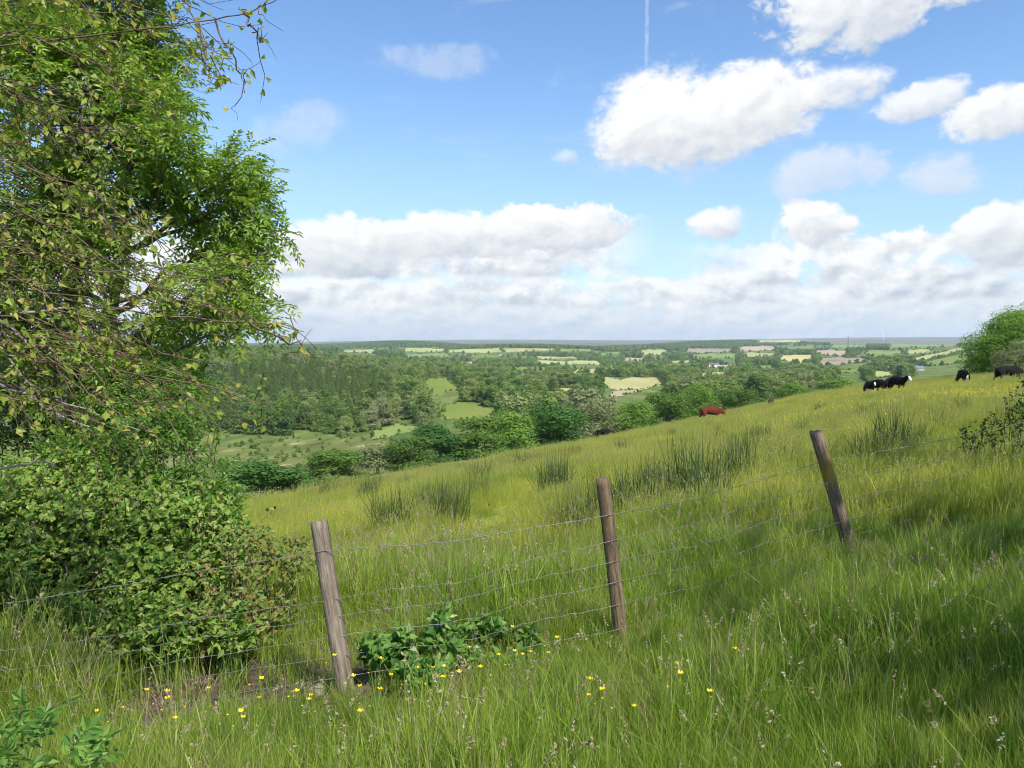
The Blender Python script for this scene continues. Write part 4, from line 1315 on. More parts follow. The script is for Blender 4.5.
for pa, r_ in (([(-40, 372), (10, 388), (40, 403), (58, 418), (100, 428)], .012), ([(20, 385), (38, 402), (62, 418), (80, 424)], .009), ([(-30, 412), (8, 424), (14, 432), (28, 420)], .009), ([(-30, 472), (12, 466), (40, 461), (60, 468)], .012), ([(-40, 350), (25, 358), (60, 356), (95, 366)], .010), ([(-60, 262), (8, 305), (30, 312), (70, 308), (130, 306)], .016), ([(-30, 300), (14, 330), (30, 345), (42, 352)], .010), ([(-20, 330), (40, 395), (110, 418), (140, 430)], .007)):
    cp = np.array([px_pt(u0, v0, 4.9) for u0, v0 in pa]); s = np.linspace(0, len(cp) - 1, 14)
    pth = np.stack([np.interp(s, range(len(cp)), cp[:, q_]) for q_ in range(3)], 1) + rng.normal(0, .008, (14, 3))
    db.tube(pth - B0, np.linspace(r_, r_ * 0.35, 14), 6)
o = db.build('dead_branch', M['pale_branch'], bi); o['label'] = 'bare pale branches low in the dark gap'


# --- bushes
def bush(name, label, cat, lobes, leaf_m, n_per, kind='bramble', lsize=0.06, seed=1, stems=20, stem_m='twig', group=None):
    rng = np.random.RandomState(seed)
    L_ = np.array(lobes, float)
    c0 = L_[:, :3].mean(0); base = np.array([c0[0], c0[1], gz(c0[0], c0[1])])
    t = empty(name, tuple(base)); tag(t, label, cat, group)
    mb = MB(); sb = MB()
    for l_ in L_:
        ctr = l_[:3]; rad = np.array([l_[3], l_[3] * 0.95, l_[4] if len(l_) > 4 else l_[3] * 0.8])
        n = int(n_per * l_[3] ** 2)
        d = sphere_dirs(n, rng); d[:, 2] = np.where(d[:, 2] < -0.2, np.abs(d[:, 2]), d[:, 2])
        bump = 1 + 0.12 * np.sin(d[:, 0] * 6 + l_[0] * 3) * np.sin(d[:, 1] * 7 + l_[1]) + 0.09 * np.sin(d[:, 2] * 10 + l_[0]) + 0.05 * np.sin(d[:, 0] * 17) * np.sin(d[:, 1] * 15)
        k_ = (rng.uniform(0.0, 1, n) ** 0.3 * bump + np.abs(rng.normal(0, .05, n)))[:, None]
        c = ctr + d * rad * k_
        ok = c[:, 2] > height(c[:, 0], c[:, 1]) + 0.02
        if l_[3] > .2: ok &= ~((np.sin(c[:, 0] * 5.1 + seed) * np.sin(c[:, 1] * 4.3) * np.sin(c[:, 2] * 6.7 + 1) > 0.12) & (rng.rand(n) < .8))
        c, d = c[ok], d[ok]; n = len(c)
        ax = d * 0.7 + rng.normal(0, .6, (n, 3)) + np.array([0, 0, -0.1])
        nr = d * 0.5 + np.array([0.2, -0.35, .8]) + rng.normal(0, .33, (n, 3))
        if kind == 'bramble':
            for rotk in (0, 1, -1):
                sd = np.cross(nr, ax); sd /= np.linalg.norm(sd, axis=1, keepdims=True)
                leaflets(mb, c - base, ax / np.linalg.norm(ax, axis=1, keepdims=True) + sd * rotk * 1.1, nr + rng.normal(0, .15, (n, 3)), lsize * rng.uniform(.65, 1.2, n), lsize * 0.72 * rng.uniform(.7, 1.1, n))
        elif kind == 'ash':
            pinnate(mb, c - base, ax, nr, rng.uniform(.16, .26, n), rng, 4, .075, .03)
        else:
            leaflets(mb, c - base, ax, nr, lsize * rng.uniform(.6, 1.3, n), lsize * .6 * rng.uniform(.7, 1.2, n))
        for _ in range(int(stems * l_[3])):
            dd = sphere_dirs(1, rng)[0]; dd[2] = abs(dd[2]) * 0.9
            e = ctr + dd * rad * rng.uniform(.85, 1.15)
            g0 = np.array([ctr[0] + rng.normal(0, .3) * l_[3], ctr[1] + rng.normal(0, .3) * l_[3], 0]); g0[2] = gz(g0[0], g0[1]) - 0.03
            e = ctr + (e - ctr) * (rng.uniform(1.1, 1.7) if rng.rand() < .5 else 1.0)
            pth = bent(g0, e, 8, 0.04 * l_[3], rng, -0.16 * l_[3])
            q_ = rng.randint(7, 14); f_ = rng.uniform(4, 7, q_); lo_ = np.floor(f_).astype(int); lo_ = np.minimum(lo_, 6); fr_ = (f_ - lo_)[:, None]
            cc = pth[lo_] * (1 - fr_) + pth[lo_ + 1] * fr_ + rng.normal(0, .015, (q_, 3))
            for rk in (0, 1):
                leaflets(mb, cc - base, sphere_dirs(q_, rng) + np.array([0, 0, .2]), sphere_dirs(q_, rng) * .6 + np.array([0, -.3, .8]), lsize * rng.uniform(.6, 1.1, q_), lsize * .6 * rng.uniform(.7, 1.1, q_))
            sb.tube(pth - base, np.linspace(.006, .002, 8) * (1 + l_[3]), 4, cap=False)
    sb.build('stem', M[stem_m], t); mb.build('foliage', leaf_m, t)
    return t


def lob(u, v, d, r, rz=None):
    p_ = px_pt(u, v, d); return (p_[0], p_[1], p_[2], r, rz or r * 0.8)


bush('bramble_bush', 'broad bramble thicket behind the fence under the feathery leaved tree', 'bramble bush',
     [lob(20, 545, 6.8, 0.62), lob(95, 540, 7.0, 0.70), lob(170, 548, 7.0, 0.58), lob(55, 500, 7.8, 0.6), lob(20, 602, 6.2, .34, .3), lob(100, 604, 6.3, .36, .3), lob(180, 598, 6.4, .32, .3), lob(145, 622, 6.0, .22, .2), lob(60, 628, 5.9, .22, .18), lob(130, 505, 8.0, 0.55), lob(-60, 530, 6.6, 0.8), lob(-150, 520, 6.4, 0.9), lob(-70, 600, 6, .6), lob(200, 520, 7.8, .45), lob(60, 478, 8.2, .36), lob(150, 488, 8.2, .3), lob(225, 540, 7.4, .30), lob(215, 560, 6.9, .28), lob(40, 575, 6.2, .34), lob(135, 575, 6.3, .32)],
     M['bramble_leaf'], 1350, 'bramble', 0.070, 51, 120)
bush('bramble_bush', 'low reddish tinged bramble patch between the thicket and the weathered post', 'bramble bush',
     [lob(245, 575, 6.2, 0.34, .42), lob(262, 625, 5.9, .28, .3), lob(212, 632, 5.7, .34, .3), lob(292, 565, 6.6, .22, .25)],
     leaf_mat('red_bramble_leaf', [(0.09, 0.16, .03), (0.16, .23, .05), (.24, .26, .07), (.28, .15, .06)], .35, .45, .3, 0.0), 2300, 'bramble', 0.05, 52, 30)
bush('ash_sapling', 'bright young sapling with narrow leaflets at the edge of the thicket', 'sapling',
     [lob(172, 425, 8.6, .42, .45), lob(150, 465, 8.4, .40, .4), lob(115, 440, 8.6, .42, .42), lob(185, 440, 8.3, .26, .3), lob(160, 395, 8.9, .34), lob(200, 480, 8.2, .25), lob(95, 470, 8.2, .42, .35), lob(130, 490, 8.0, .34, .3), lob(210, 505, 7.9, .24), lob(175, 385, 9, .3), lob(60, 468, 8.3, .34, .25), lob(120, 400, 8.9, .4), lob(225, 525, 7.7, .2), lob(150, 430, 8.0, .3)],
     leaf_mat('sapling_leaf', [(0.06, .14, .022), (.10, .20, .03), (.18, .30, .045)], .40, .42, .3, 0.0), 950, 'ash', .07, 53, 16)
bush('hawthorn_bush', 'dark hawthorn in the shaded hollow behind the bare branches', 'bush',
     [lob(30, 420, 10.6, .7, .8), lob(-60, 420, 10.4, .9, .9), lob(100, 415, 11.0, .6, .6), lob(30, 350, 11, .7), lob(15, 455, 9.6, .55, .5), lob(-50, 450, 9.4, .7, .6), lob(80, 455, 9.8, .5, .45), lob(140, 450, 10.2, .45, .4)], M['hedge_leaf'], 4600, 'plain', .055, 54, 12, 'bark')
bush('bramble_plant', 'broad leaved dark green bramble at the foot of the weathered post', 'bramble plant',
     [lob(395, 655, 4.75, .12, .14), lob(440, 640, 4.9, .11, .20), lob(488, 636, 5.0, .11, .17), lob(425, 676, 4.5, .12, .08), lob(375, 655, 4.75, .08, .15), lob(525, 650, 5.0, .10, .12), lob(462, 665, 4.7, .10, .12), lob(505, 665, 4.8, .08, .08)],
     M['dark_bramble'], 950, 'bramble', .08, 55, 90, 'stem')
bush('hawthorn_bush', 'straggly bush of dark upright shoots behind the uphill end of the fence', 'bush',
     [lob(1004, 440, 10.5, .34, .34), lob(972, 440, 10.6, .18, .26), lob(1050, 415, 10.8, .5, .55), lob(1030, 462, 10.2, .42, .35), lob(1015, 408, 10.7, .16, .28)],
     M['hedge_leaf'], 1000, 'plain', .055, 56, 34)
bush('nettle_patch', 'tall ragged nettles and weeds standing against the foot of the bramble thicket', 'nettles',
     [lob(15, 622, 5.9, .26, .34), lob(70, 632, 5.7, .24, .30), lob(125, 634, 5.7, .26, .32), lob(180, 640, 5.5, .20, .24), lob(232, 642, 5.4, .17, .20), lob(-50, 620, 5.9, .3, .35)],
     M['bramble_leaf'], 900, 'plain', .07, 58, 150, 'stem')
bush('weed_clump', 'leafy fern like weeds low in the corner nearest the viewer', 'weed',
     [lob(20, 765, 3.0, .13, .10), lob(60, 790, 2.9, .11, .08), lob(-40, 770, 3.0, .14, .1)], M['dark_bramble'], 1500, 'ash', .05, 57, 20, 'stem')

# ------------------------------------------------------------------ hedgerow trees uphill, out of the frame, whose shade lies over the fence
def place_tree(meshes, loc, rz=0.0, s=1.0, label=None, cat='tree', group=None, name='broadleaf_tree'):
    t = empty(name, tuple(loc), rz); t.scale = (s, s, s)
    tag(t, label, cat, group)
    link('trunk', meshes[0], t); link('crown', meshes[1], t)
    return t


SHADE = [(6.4, 2.9, 8.0, 5.4), (9.6, 6.2, 8.0, 5.2), (14.0, 11.0, 8.5, 6.4), (5.0, -0.6, 8.0, 4.8)]
for k_, (x, y, h, w) in enumerate(SHADE):
    tm = tree_meshes(300 + k_, h, w, 1150, 0.20, M['crown_green'], 10, 0.12, gap=.8)
    place_tree(tm, (x, y, gz(x, y)), 0, 1, ['shady hedgerow tree nearest the uphill end of the fence', 'shady hedgerow tree behind the viewer', 'shady hedgerow tree farthest up the slope', 'shady hedgerow tree closest beside the viewer'][k_])

# ------------------------------------------------------------------ trees seen one by one
MT = {
    'dark': [tree_meshes(400 + k_, 11, 11, 9000, 0.42, M['crown_dark'], 10, 0.05, gap=.25, rough=.42, skirt=True) for k_ in range(2)],
    'green': [tree_meshes(410 + k_, 11, 10, 8000, 0.40, M['crown_green'], 10, 0.06, rough=.42, skirt=True) for k_ in range(3)],
    'bright': [tree_meshes(420 + k_, 11, 10, 8000, 0.40, M['crown_bright'], 10, 0.06, rough=.42, skirt=True) for k_ in range(2)],
    'grey': [tree_meshes(430 + k_, 11, 10, 7000, 0.36, M['crown_grey'], 9, 0.06, shape='tall', rough=.42, skirt=True) for k_ in range(2)],
}
SINGLES = [
    (262, 459, 500, 80, 105, 'dark', 'dark round bush standing alone at the foot of the hill field by the rough pasture'),
    (335, 449, 490, 66, 125, 'green', 'leafy bush between the lone round bush and the greyish willow'),
    (378, 444, 482, 62, 135, 'grey', 'greyish willow in the row below the brow of the field'),
    (412, 436, 474, 56, 135, 'green', 'middle green tree just downhill from the greyish willow'),
    (440, 424, 470, 60, 150, 'dark', 'dark tree below the sloping olive field'),
    (478, 418, 465, 62, 150, 'green', 'broad green tree touching the lower corner of the sloping olive field'),
    (512, 412, 458, 56, 160, 'bright', 'lighter green tree just downhill from the darkest round tree'),
    (556, 404, 446, 64, 170, 'dark', 'darkest round tree, standing just downhill from the grazing black cow'),
    (597, 399, 440, 56, 190, 'grey', 'pale grey green tree directly behind the grazing black cow'),
    (634, 403, 432, 48, 190, 'bright', 'small bright tree between the black cow and the red cow'),
    (668, 392, 428, 52, 215, 'green', 'rounded green tree just downhill from the red cow'),
    (700, 386, 422, 44, 240, 'bright', 'bright green tree right behind the red cow'),
    (740, 388, 416, 44, 250, 'green', 'green tree uphill of the red cow, beyond the brow'),
    (790, 384, 408, 46, 270, 'bright', 'bright tree beyond the brow where the small dark calf stands'),
    (835, 380, 402, 46, 290, 'bright', 'yellowish green tree beyond the brow before the huddled cattle'),
]
for k_, (u0, vt, vb, w_, d_, kd, lab) in enumerate(SINGLES):
    t_, kk = ray(u0, vb); x, y = float(t_) * d_, d_
    z0 = gz(x, y); top = float(ray(u0, vt)[1]) * d_
    hh = top - z0; ww = w_ / FPX * d_
    ms = MT[kd][k_ % len(MT[kd])]
    t = place_tree(ms, (x, y, z0), k_ * 1.3, 1, lab)
    t.scale = (ww / 9.0, ww / 9.0, hh / 10.6)
# the oak at the top of the field
tm = tree_meshes(450, 9.5, 12, 34000, 0.24, M['crown_bright'], 13, 0.02, gap=.2, rough=.42, skirt=True)
for u0, vt, d_, w_, lab in ((1012, 306, 100, 88, 'big rounded oak on the skyline at the top of the grazed hill'),):
    t_, kk = ray(u0, 372); x, y = float(t_) * d_, d_; z0 = gz(x, y); z0 -= 1.3; hh = float(ray(u0, vt)[1]) * d_ - z0
    t = place_tree(tm, (x, y, z0), .4, 1, lab, name='oak_tree'); t.scale = (w_ / FPX * d_ / 11.5, w_ / FPX * d_ / 11.5, hh / 9.3)
tm2 = tree_meshes(451, 7, 8, 15000, 0.22, M['crown_grey'], 9, 0.02, gap=.25, rough=.42, skirt=True)
t_, kk = ray(1018, 368); d_ = 92; x = float(t_) * d_; z0 = gz(x, d_)
t = place_tree(tm2, (x, d_, z0), 0, 1, 'paler elder bush in front of the big skyline oak', 'bush', name='elder_bush'); t.scale = (.72, .72, .62)

# ------------------------------------------------------------------ woods
WT = [merged_tree('broadleaf_tree', *tree_meshes(500 + k_, 12, 10, 1500, 0.95, M['far_crown'], 7, 0.08, gap=.15, rough=.28, skirt=True)) for k_ in range(5)]
WG = [merged_tree('broadleaf_tree', *tree_meshes(510 + k_, 12, 8.5, 1300, 0.85, M['crown_grey'], 7, 0.08, shape='tall', rough=.28, skirt=True)) for k_ in range(2)]
CT = [merged_tree('conifer_tree', *conifer_meshes(520 + k_, 15, 8.0, 480, 1.3)) for k_ in range(4)]
VT = [merged_tree('far_tree', *tree_meshes(530 + k_, 11, 11, 260, 2.2, M['far_crown'], 5, 0.02, gap=.1, rough=.22, skirt=True)) for k_ in range(4)]
VC = [merged_tree('far_conifer', *conifer_meshes(540 + k_, 16, 6.0, 150, 1.7)) for k_ in range(2)]

CON_Q = [((215, 385), (300, 368), (400, 392), (372, 428)), ((215, 385), (372, 428), (290, 434), (205, 434))]
OPEN_Q = [q[:4] for q in FIELDS]
rng = np.random.RandomState(77)
pts = []
for (r0, r1, dens) in ((200, 420, 1 / 95), (420, 900, 1 / 92), (900, 1500, 1 / 105), (1500, 2600, 1 / 110), (2600, 6500, 1 / 260)):
    p_ = ring_pts(r0, r1, dens, rng, 38)
    pts.append(p_)
pts = np.concatenate(pts)
r_ = np.hypot(pts[:, 0], pts[:, 1])
ub, vb = pix(pts)
tall = pts.copy(); tall[:, 2] += 14.5
ut, vt = pix(tall); hw_ = 4.5 / np.maximum(r_, 1) * FPX
keep = brow(pts[:, 0], pts[:, 1]) > 95
keep &= r_ > 195
for q in OPEN_Q:
    for f in (0, .25, .5, .75, 1.0):
        for w_ in (-1, 0, 1): keep &= ~in_quad(ub * (1 - f) + ut * f + w_ * hw_, vb * (1 - f) + vt * f, q)
# open land farther off: woods thin out into pastures, in irregular blocks
wn = vnoise(pts[:, 0], pts[:, 1], 260, 31) * 0.6 + vnoise(pts[:, 0], pts[:, 1], 90, 32) * 0.4
thin = sstep(r_, 1100, 2200)
keep &= ~((wn < 0.46) & (rng.rand(len(pts)) < thin * 0.95))
mead = sstep(-(ub), -250, -180) * (r_ < 430)          # the rough valley floor, left of the bush
keep &= ~((r_ < 440) & (ub < 330) & (rng.rand(len(pts)) < 0.97))
keep &= ~((r_ < 330) & (ub < 460))
# the near slope on the uphill side stays pasture
keep &= ~((r_ < 330) & (ub > 850))
pts = pts[keep]; r_ = r_[keep]; ub, vb = ub[keep], vb[keep]
con = np.zeros(len(pts), bool)
for q in CON_Q: con |= in_quad(ub, vb, q)
con &= (r_ > 420) & (r_ < 1100) & (rng.rand(len(pts)) < 0.30 + 0.65 * (vnoise(pts[:, 0], pts[:, 1], 70, 61) > 0.36))
con |= (vnoise(pts[:, 0], pts[:, 1], 300, 44) > 0.84) & (r_ > 1500)
grey = (~con) & (vnoise(pts[:, 0], pts[:, 1], 60, 45) > 0.62) & (rng.rand(len(pts)) < 0.75)
# rough visibility: drop what the hill or nearer trees hide completely
order = np.argsort(r_)
topv = np.full(1400, 760.0)
bu = np.arange(-188, 1212)
# start from the outline of the grazed hill
for c_ in range(1400):
    u0 = float(bu[c_]); t_, _k = ray(u0, 400)
    ds = np.exp(np.linspace(math.log(3), math.log(190), 160))
    hx = height(float(t_) * ds, ds) + 0.3
    _, vv = pix(np.c_[float(t_) * ds, ds, hx])
    ok_ = brow(float(t_) * ds, ds) < 30
    topv[c_] = vv[ok_].min() if ok_.any() else 700
vis = np.zeros(len(pts), bool)
hgt = np.where(con, 16.0, 13.5) * rng.uniform(0.72, 1.2, len(pts))
for k_ in order:
    half = 4.0 / r_[k_] * FPX
    a_ = int(np.clip(ub[k_] - half + 188, 0, 1399)); b_ = int(np.clip(ub[k_] + half + 188, a_ + 1, 1400))
    vtop = vb[k_] - hgt[k_] / r_[k_] * FPX
    seg = topv[a_:b_]
    if len(seg) and vtop < seg.max() - 0.4 and -60 < ub[k_] < 1085:
        vis[k_] = True
        topv[a_:b_] = np.minimum(seg, vb[k_] - 0.8 * hgt[k_] / r_[k_] * FPX)
idxs = [k_ for k_ in order if vis[k_]]
ind_b = [k_ for k_ in idxs if not con[k_]][:270]
ind_c = [k_ for k_ in idxs if con[k_] and r_[k_] < 1100][:280]
for k_ in ind_b:
    g_ = grey[k_]
    me = (WG if g_ else WT)[rng.randint(0, 2 if g_ else 5)]
    o = link('broadleaf_tree', me, loc=tuple(pts[k_])); s_ = hgt[k_] / 11.5; o.rotation_euler = (0, 0, rng.uniform(0, 6.28)); o.scale = (s_ * rng.uniform(.85, 1.2), s_ * rng.uniform(.85, 1.2), s_)
    if g_: tag(o, 'one of the pale grey green trees in the nearer valley wood', 'tree', 'pale trees in the nearer valley wood')
    else: tag(o, 'one of the deep green broadleaf trees in the nearer valley wood', 'tree', 'broadleaf trees in the nearer valley wood')
for k_ in ind_c:
    o = link('conifer_tree', CT[rng.randint(0, 4)], loc=tuple(pts[k_])); s_ = hgt[k_] / 15.5; o.rotation_euler = (0, 0, rng.uniform(0, 6.28)); o.scale = (s_ * 1.1, s_ * 1.1, s_)
    tag(o, 'one of the pointed conifers of the plantation across the valley', 'conifer', 'conifers of the plantation across the valley')
used = set(ind_b) | set(ind_c)
rest = np.array([k_ for k_ in range(len(pts)) if k_ not in used])
rp = pts[rest]; rr2 = r_[rest]; rc = con[rest]; rg = grey[rest]; n = len(rest)
ii = np.where(rc, np.where(rr2 < 1200, 7 + rng.randint(0, 4, n), 15 + rng.randint(0, 2, n)), np.where(rr2 < 1300, np.where(rg, 5 + rng.randint(0, 2, n), rng.randint(0, 5, n)), 11 + rng.randint(0, 4, n)))
ss = (hgt[rest] / np.where(rc, 15.5, 11.5)) * (1 + 0.25 * sstep(rr2, 1500, 4000))
# hedgerows: rows of small trees along the field edges
hp = []
for e in HEDGE:
    L_ = np.linalg.norm(np.diff(e, axis=0), axis=1); tot = L_.sum()
    if tot < 5: continue
    cs = np.r_[0, np.cumsum(L_)]; m_ = int(min(90, tot / (4 + np.mean(e[:, 1]) / 400)))
    if np.mean(e[:, 1]) < 900: m_ = int(m_ * 0.6)
    s = np.sort(rng.uniform(0, tot, m_))
    hp.append(np.stack([np.interp(s, cs, e[:, q_]) for q_ in range(3)], 1))
scr = quad_uv(((205, 455), (262, 441), (400, 442), (300, 478)), 12, 8).reshape(-1, 2) + rng.normal(0, 5, (96, 2))
hp.append(hit(scr[:, 0], scr[:, 1], 210))
hp = np.concatenate(hp); hd = hp[:, 1].copy(); hp[:, :2] += rng.normal(0, 1.2, (len(hp), 2)); hn = len(hp)
hp[:, 2] = height(hp[:, 0], hp[:, 1]) - 0.2
hs = np.where(rng.rand(hn) < 0.22, rng.uniform(.6, 1.0, hn), rng.uniform(0.22, 0.45, hn))
hs = np.where(hd < 1250, rng.uniform(0.10, 0.24, hn), hs)
P_all = np.vstack([rp, hp]); I_all = np.r_[ii, 11 + rng.randint(0, 4, hn)]; S_all = np.r_[ss, hs]; N_ = len(P_all)
scatter('woodland', P_all, [proto('p', m) for m in WT + WG + CT + VT + VC], np.c_[np.zeros(N_), np.zeros(N_), rng.uniform(0, 6.28, N_)],
        np.c_[S_all * rng.uniform(.85, 1.25, N_), S_all * rng.uniform(.85, 1.25, N_), S_all], I_all, 'far woods and hedgerows filling the valley up to the moor', 'woodland')
print('woods', N_, 'individual', len(ind_b), len(ind_c))

# ------------------------------------------------------------------ cattle
def cow_mesh(pose, coat, patch=None, seed=0):
    """one continuous skinned body; the patches are faces of another material"""
    S = []      # joints: position, radius (across, height)
    E = []

    def J(p, rx, ry=None, par=None):
        S.append((p, rx, ry or rx)); k_ = len(S) - 1
        if par is not None: E.append((par, k_))
        return k_
    mid = J((0, 0, 0.98), .31, .37)
    loin = J((-.42, 0, 1.02), .28, .33, mid)
    rump = J((-.78, 0, 1.03), .24, .27, loin)
    tail0 = J((-.97, 0, 1.12), .07, .07, rump)
    t1 = J((-1.06, 0.01, .90), .03, .03, tail0); t2 = J((-1.06, .02, .62), .025, .025, t1); J((-1.04, .02, .40), .05, .05, t2)
    sh = J((.42, 0, 1.00), .27, .36, mid)
    ch = J((.72, 0, 1.02), .20, .27, sh)
    if pose == 'graze':
        n1_ = J((1.00, 0, .82), .13, .20, ch); n2_ = J((1.22, 0, .58), .10, .14, n1_)
        hd = J((1.36, 0, .40), .105, .12, n2_); mz = J((1.50, 0, .17), .075, .075, hd); J((1.53, 0, .10), .07, .06, mz)
    else:
        n1_ = J((.95, .02, 1.16), .14, .23, ch); n2_ = J((1.12, .04, 1.28), .12, .17, n1_)
        hd = J((1.26, .05, 1.32), .125, .14, n2_); mz = J((1.48, .06, 1.10), .09, .095, hd); J((1.54, .06, 1.04), .08, .075, mz)
    hp_ = S[hd][0]
    for s_ in (-1, 1):
        e0 = J((hp_[0] - .08, s_ * .13 + hp_[1], hp_[2] + .08), .035, .03, hd); J((hp_[0] - .12, s_ * .25 + hp_[1], hp_[2] + .06), .05, .025, e0)
    stp = .10 if pose == 'graze' else .05
    for s_ in (-1, 1):
        f = stp * s_
        a_ = J((.50 + f * .2, s_ * .17, .66), .12, .13, sh); b_ = J((.52 + f, s_ * .18, .38), .065, .065, a_); c_ = J((.50 + f, s_ * .18, .12), .045, .045, b_); J((.52 + f, s_ * .18, .03), .058, .058, c_)
        a_ = J((-.72 - f * .2, s_ * .18, .70), .15, .17, rump); b_ = J((-.86 - f, s_ * .18, .44), .065, .07, a_); c_ = J((-.82 - f, s_ * .18, .14), .047, .047, b_); J((-.80 - f, s_ * .18, .03), .058, .058, c_)
    me = bpy.data.meshes.new('cow')
    me.from_pydata([s[0] for s in S], E, [])
    o = bpy.data.objects.new('tmp', me); COL.objects.link(o)
    o.modifiers.new('skin', 'SKIN')
    for k_, s in enumerate(S):
        sv = me.skin_vertices[0].data[k_]; sv.radius = (s[1], s[2])
    me.skin_vertices[0].data[0].use_root = True
    o.modifiers['skin'].use_smooth_shade = True
    ss_ = o.modifiers.new('sub', 'SUBSURF'); ss_.levels = 2; ss_.render_levels = 2
    dg = bpy.context.evaluated_depsgraph_get()
    m2 = bpy.data.meshes.new_from_object(o.evaluated_get(dg))
    bpy.data.objects.remove(o)
    m2.name = 'cow'; m2.materials.clear(); m2.materials.append(coat); m2.materials.append(M['white_coat'])
    if patch:
        for p in m2.polygons:
            p.material_index = 1 if patch(p.center) else 0
    for p in m2.polygons: p.use_smooth = True
    return m2


def cow(u, v, d, h_px, mesh, yaw, label, sink=0.0, grp=None):
    if v < 0:                               # beyond the brow: go down the slope until only the back shows
        for d in np.arange(36, 120, .5):
            t_ = float(ray(u, 400)[0]); s_ = h_px / 1.36
            if brow(t_ * d, d) > 1 and pix((t_ * d, d, gz(t_ * d, d) + 1.34 * s_))[1][0] > -v: break
        h_px = s_ * 1.36 * FPX / d; v = 400
    t_, k_ = ray(u, v); x, y = float(t_) * d, d
    s_ = h_px / FPX * d / 1.36
    o = link('cow', mesh, loc=(x, y, gz(x, y) - sink)); o.rotation_euler = (0, 0, R(yaw)); o.scale = (s_, s_, s_)
    tag(o, label, 'cow', grp); return o


sock = lambda c: c.z < 0.30
wface = lambda c: c.x > 1.30 and c.z > .9 and abs(c.y - .05) < .09
C_red = cow_mesh('graze', M['red_coat'], lambda c: c.z < 0.42 and c.x < -.4)
C_blk = cow_mesh('graze', M['black_coat'])
C_brn = cow_mesh('graze', M['brown_coat'])
C_std = cow_mesh('stand', M['black_coat'])
C_wf = cow_mesh('stand', M['black_coat'], wface)
C_bel = cow_mesh('stand', M['black_coat'], lambda c: (c.z < .72 and c.x > -.5 and c.x < .62) or (c.x > 1.40 and c.z > .9 and abs(c.y - .05) < .05))
C_rmp = cow_mesh('graze', M['black_coat'], lambda c: c.x < -.84 and c.z > .35 and c.z < .9 and abs(c.y) < .05)
COWS = [(712, -402.5, 0, 1.55, C_red, 8, 'red brown cow with white hind legs grazing near the brow of the field'),
        (606, -428.7, 0, 1.25, C_blk, -4, 'black cow grazing side on, farthest down the slope'),
        (629, -429.0, 0, 1.0, C_red, 10, 'reddish calf almost hidden behind the brow beside the black cow'),
        (771, -397.8, 0, 1.1, C_brn, 60, 'small dark calf half hidden by the brow beyond the red cow'),
        (869, 396, 68, 16, C_bel, -100, 'black cow with pale underside at the downhill end of the huddle'),
        (879, 395, 70, 16, C_blk, 100, 'black cow second in the huddle, rump to the viewer'),
        (888, 394, 72, 15, C_blk, -120, 'black cow partly hidden in the middle of the huddle'),
        (897, 394, 69, 17, C_wf, -80, 'black cow with a white face at the uphill end of the huddle'),
        (963, 381, 72, 16, C_rmp, 80, 'black cow with a white streak seen from behind near the oak'),
        (1009, 377, 56, 20, C_blk, 8, 'black cow grazing beneath the oak at the top of the field')]
for c in COWS: cow(*c)

# ------------------------------------------------------------------ farm buildings, turbines and mast, far off
def house(u, v, d, w, l, h, rz, label, name='farm_house', roof='slate', wall='white_wall', nwin=3):
    P = hit(u, v, 300)[0]
    k_ = P[1]
    t = empty(name, (P[0], P[1], P[2]), R(rz)); tag(t, label, 'house' if name == 'farm_house' else 'barn')
    mb = MB(); mb.box((0, 0, h / 2 - .5), (l, w, h + 1))
    mb.add([(-l / 2, -w / 2, h), (-l / 2, w / 2, h), (-l / 2, 0, h + w * .38)], [(0, 1, 2)]); mb.add([(l / 2, -w / 2, h), (l / 2, w / 2, h), (l / 2, 0, h + w * .38)], [(0, 2, 1)])
    mb.build('wall', M[wall], t)
    rb = MB(); o_ = .35
    for s_ in (-1, 1):
        y0, z0, z1 = s_ * (w / 2 + o_), h - o_ * .76, h + w * .38
        V = [(-l / 2 - o_, y0, z0), (l / 2 + o_, y0, z0), (l / 2 + o_, 0, z1), (-l / 2 - o_, 0, z1)]
        V += [(a_, b_, c_ + .22) for a_, b_, c_ in V]
        rb.add(V, [(0, 1, 2, 3), (4, 7, 6, 5), (0, 4, 5, 1), (3, 2, 6, 7), (0, 3, 7, 4), (1, 5, 6, 2)])
    rf = rb.build('roof', M[roof], t)
    if name == 'farm_house':
        cb = MB(); cb.box((l * .42, 0, h + w * .38 + .5), (.7, .9, 1.6)); cb.build('chimney', M['grey_wall'], rf)
        for q in range(nwin):
            for zz in (1.4, 3.9):
                wb_ = MB(); wb_.box((-l / 2 + (q + .5) * l / nwin, -w / 2 - .02, zz), (1.1, .10, 1.3)); wb_.build('window', M['window'], t)
    else:
        wb_ = MB(); wb_.box((0, -w / 2 - .03, h * .36), (l * .3, .12, h * .72)); wb_.build('door', M['steel'], t)
    return t


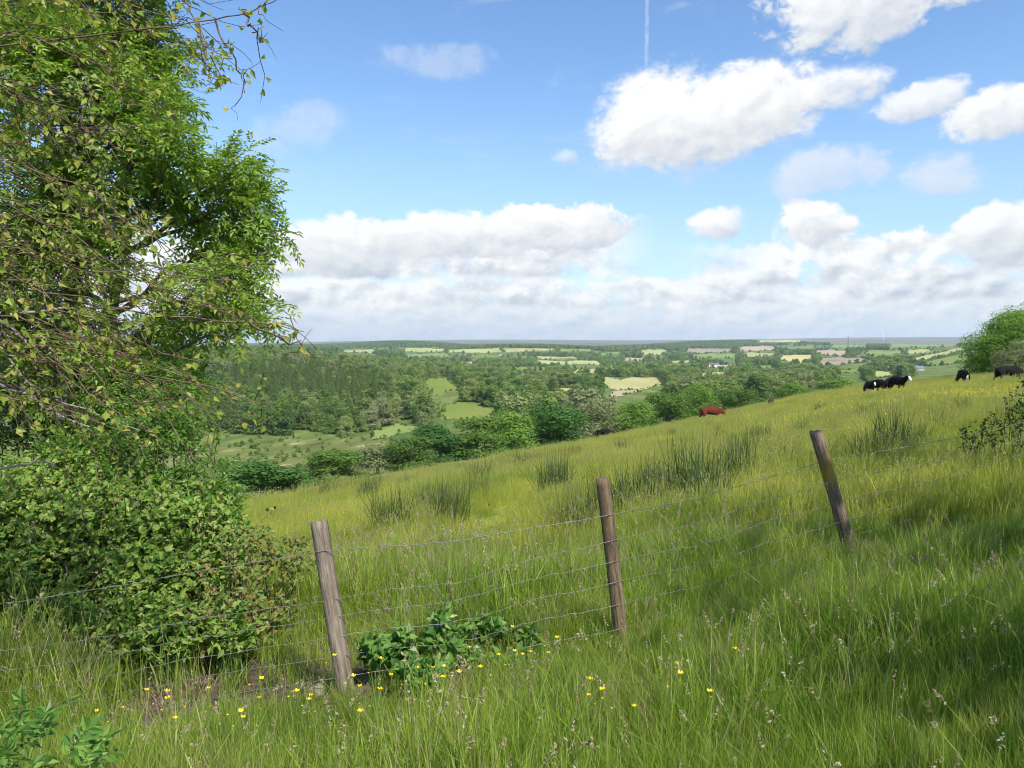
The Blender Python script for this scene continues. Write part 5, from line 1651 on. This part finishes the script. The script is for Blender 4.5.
house(904, 370, 0, 7, 11, 5.4, 12, 'white farmhouse in the trees right behind the huddled cattle')
house(915, 371, 0, 9, 24, 4.2, 5, 'long grey roofed barn beside the white farmhouse', 'farm_barn', 'slate', 'grey_wall')
house(893, 370.5, 0, 8, 16, 3.6, -8, 'low pale roofed barn downhill of the white farmhouse', 'farm_barn', 'grey_wall', 'grey_wall')
house(676, 357, 0, 9, 26, 5.6, 5, 'wide white farmhouse in the middle of the far valley')
house(500.5, 356, 0, 8, 12, 6, 0, 'small white farmhouse beside the bright strip fields')
house(714, 367, 0, 9, 22, 5.5, -20, 'pale farmhouse half hidden by trees below the tan fields')
house(597, 347.5, 0, 10, 28, 7, 0, 'tiny pale farmhouse under the moor')
house(728, 401, 0, 5, 8, 3.6, 10, 'small slate roofed cottage in the trees just above the red cow', 'farm_house', 'slate', 'white_wall', 2)


def turbine(u, v, d, hub, blade, rot, label):
    t_, _ = ray(u, v); x, y = float(t_) * d, d; z0 = gz(x, y)
    t = empty('wind_turbine', (x, y, z0), R(-20)); tag(t, label, 'wind turbine')
    mb = MB(); mb.tube([(0, 0, -2), (0, 0, hub * .5), (0, 0, hub)], [2.6, 2.1, 1.5], 16); mb.build('tower', M['turbine'], t)
    nb_ = MB(); nb_.tube([(0, -4, hub + .8), (0, -2.5, hub + .8), (0, 4, hub + .8), (0, 5, hub + .8)], [.9, 1.7, 1.7, .8], 10); nb_.build('nacelle', M['turbine'], t)
    hb = MB(); hb.tube([(0, -6.2, hub + .8), (0, -5.2, hub + .8), (0, -4.0, hub + .8)], [.3, 1.4, 1.7], 12); hb.build('hub', M['turbine'], t)
    for k_ in range(3):
        a_ = R(rot + 120 * k_); dr = np.array([math.sin(a_), 0, math.cos(a_)]); sd = np.array([math.cos(a_), 0, -math.sin(a_)])
        s = np.array([0.02, .12, .25, .5, .75, .97, 1.0]); c_ = np.array([1.0, 1.9, 2.3, 1.8, 1.25, .7, .2])
        o_ = np.array([0, -5.0, hub + .8]); bb = MB()
        V = []
        for s0, c0 in zip(s, c_):
            ctr = o_ + dr * blade * s0; th_ = np.array([0, .35 * (1 - .7 * s0), 0])
            V += [ctr - sd * c0 * .35, ctr - th_ , ctr + sd * c0 * .65, ctr + th_]
        F = [(k * 4 + j_, k * 4 + (j_ + 1) % 4, k * 4 + 4 + (j_ + 1) % 4, k * 4 + 4 + j_) for k in range(6) for j_ in range(4)]
        bb.add(V, F, 0, True); bb.add([V[-4], V[-3], V[-2], V[-1]], [(0, 1, 2, 3)]); bb.build('blade', M['turbine'], t)


turbine(883.5, 338, 6800, 105, 62, 4, 'wind turbine on the far skyline above the huddled cattle')
turbine(964, 338, 6200, 92, 44, 45, 'wind turbine on the far skyline next to the oak')
t_, _ = ray(848, 349); mx_, my_ = float(t_) * 3300, 3300
mt = empty('radio_mast', (mx_, my_, gz(mx_, my_))); tag(mt, 'thin grey radio mast standing in the far fields', 'mast')
mb = MB()
for sx, sy in ((-1, -1), (1, -1), (1, 1), (-1, 1)): mb.tube([(sx * 2.4, sy * 2.4, -1), (sx * .9, sy * .9, 62)], [.35, .25], 5)
for k_ in range(12):
    z0, z1 = k_ * 5.1, (k_ + 1) * 5.1; w0 = 2.4 - 1.5 * z0 / 62; w1 = 2.4 - 1.5 * z1 / 62
    for a_, b_ in (((-1, -1), (1, -1)), ((1, -1), (1, 1)), ((1, 1), (-1, 1)), ((-1, 1), (-1, -1))):
        mb.tube([(a_[0] * w0, a_[1] * w0, z0), (b_[0] * w1, b_[1] * w1, z1)], .18, 4); mb.tube([(b_[0] * w0, b_[1] * w0, z0), (a_[0] * w1, a_[1] * w1, z1)], .18, 4)
mb.build('lattice', M['steel'], mt)
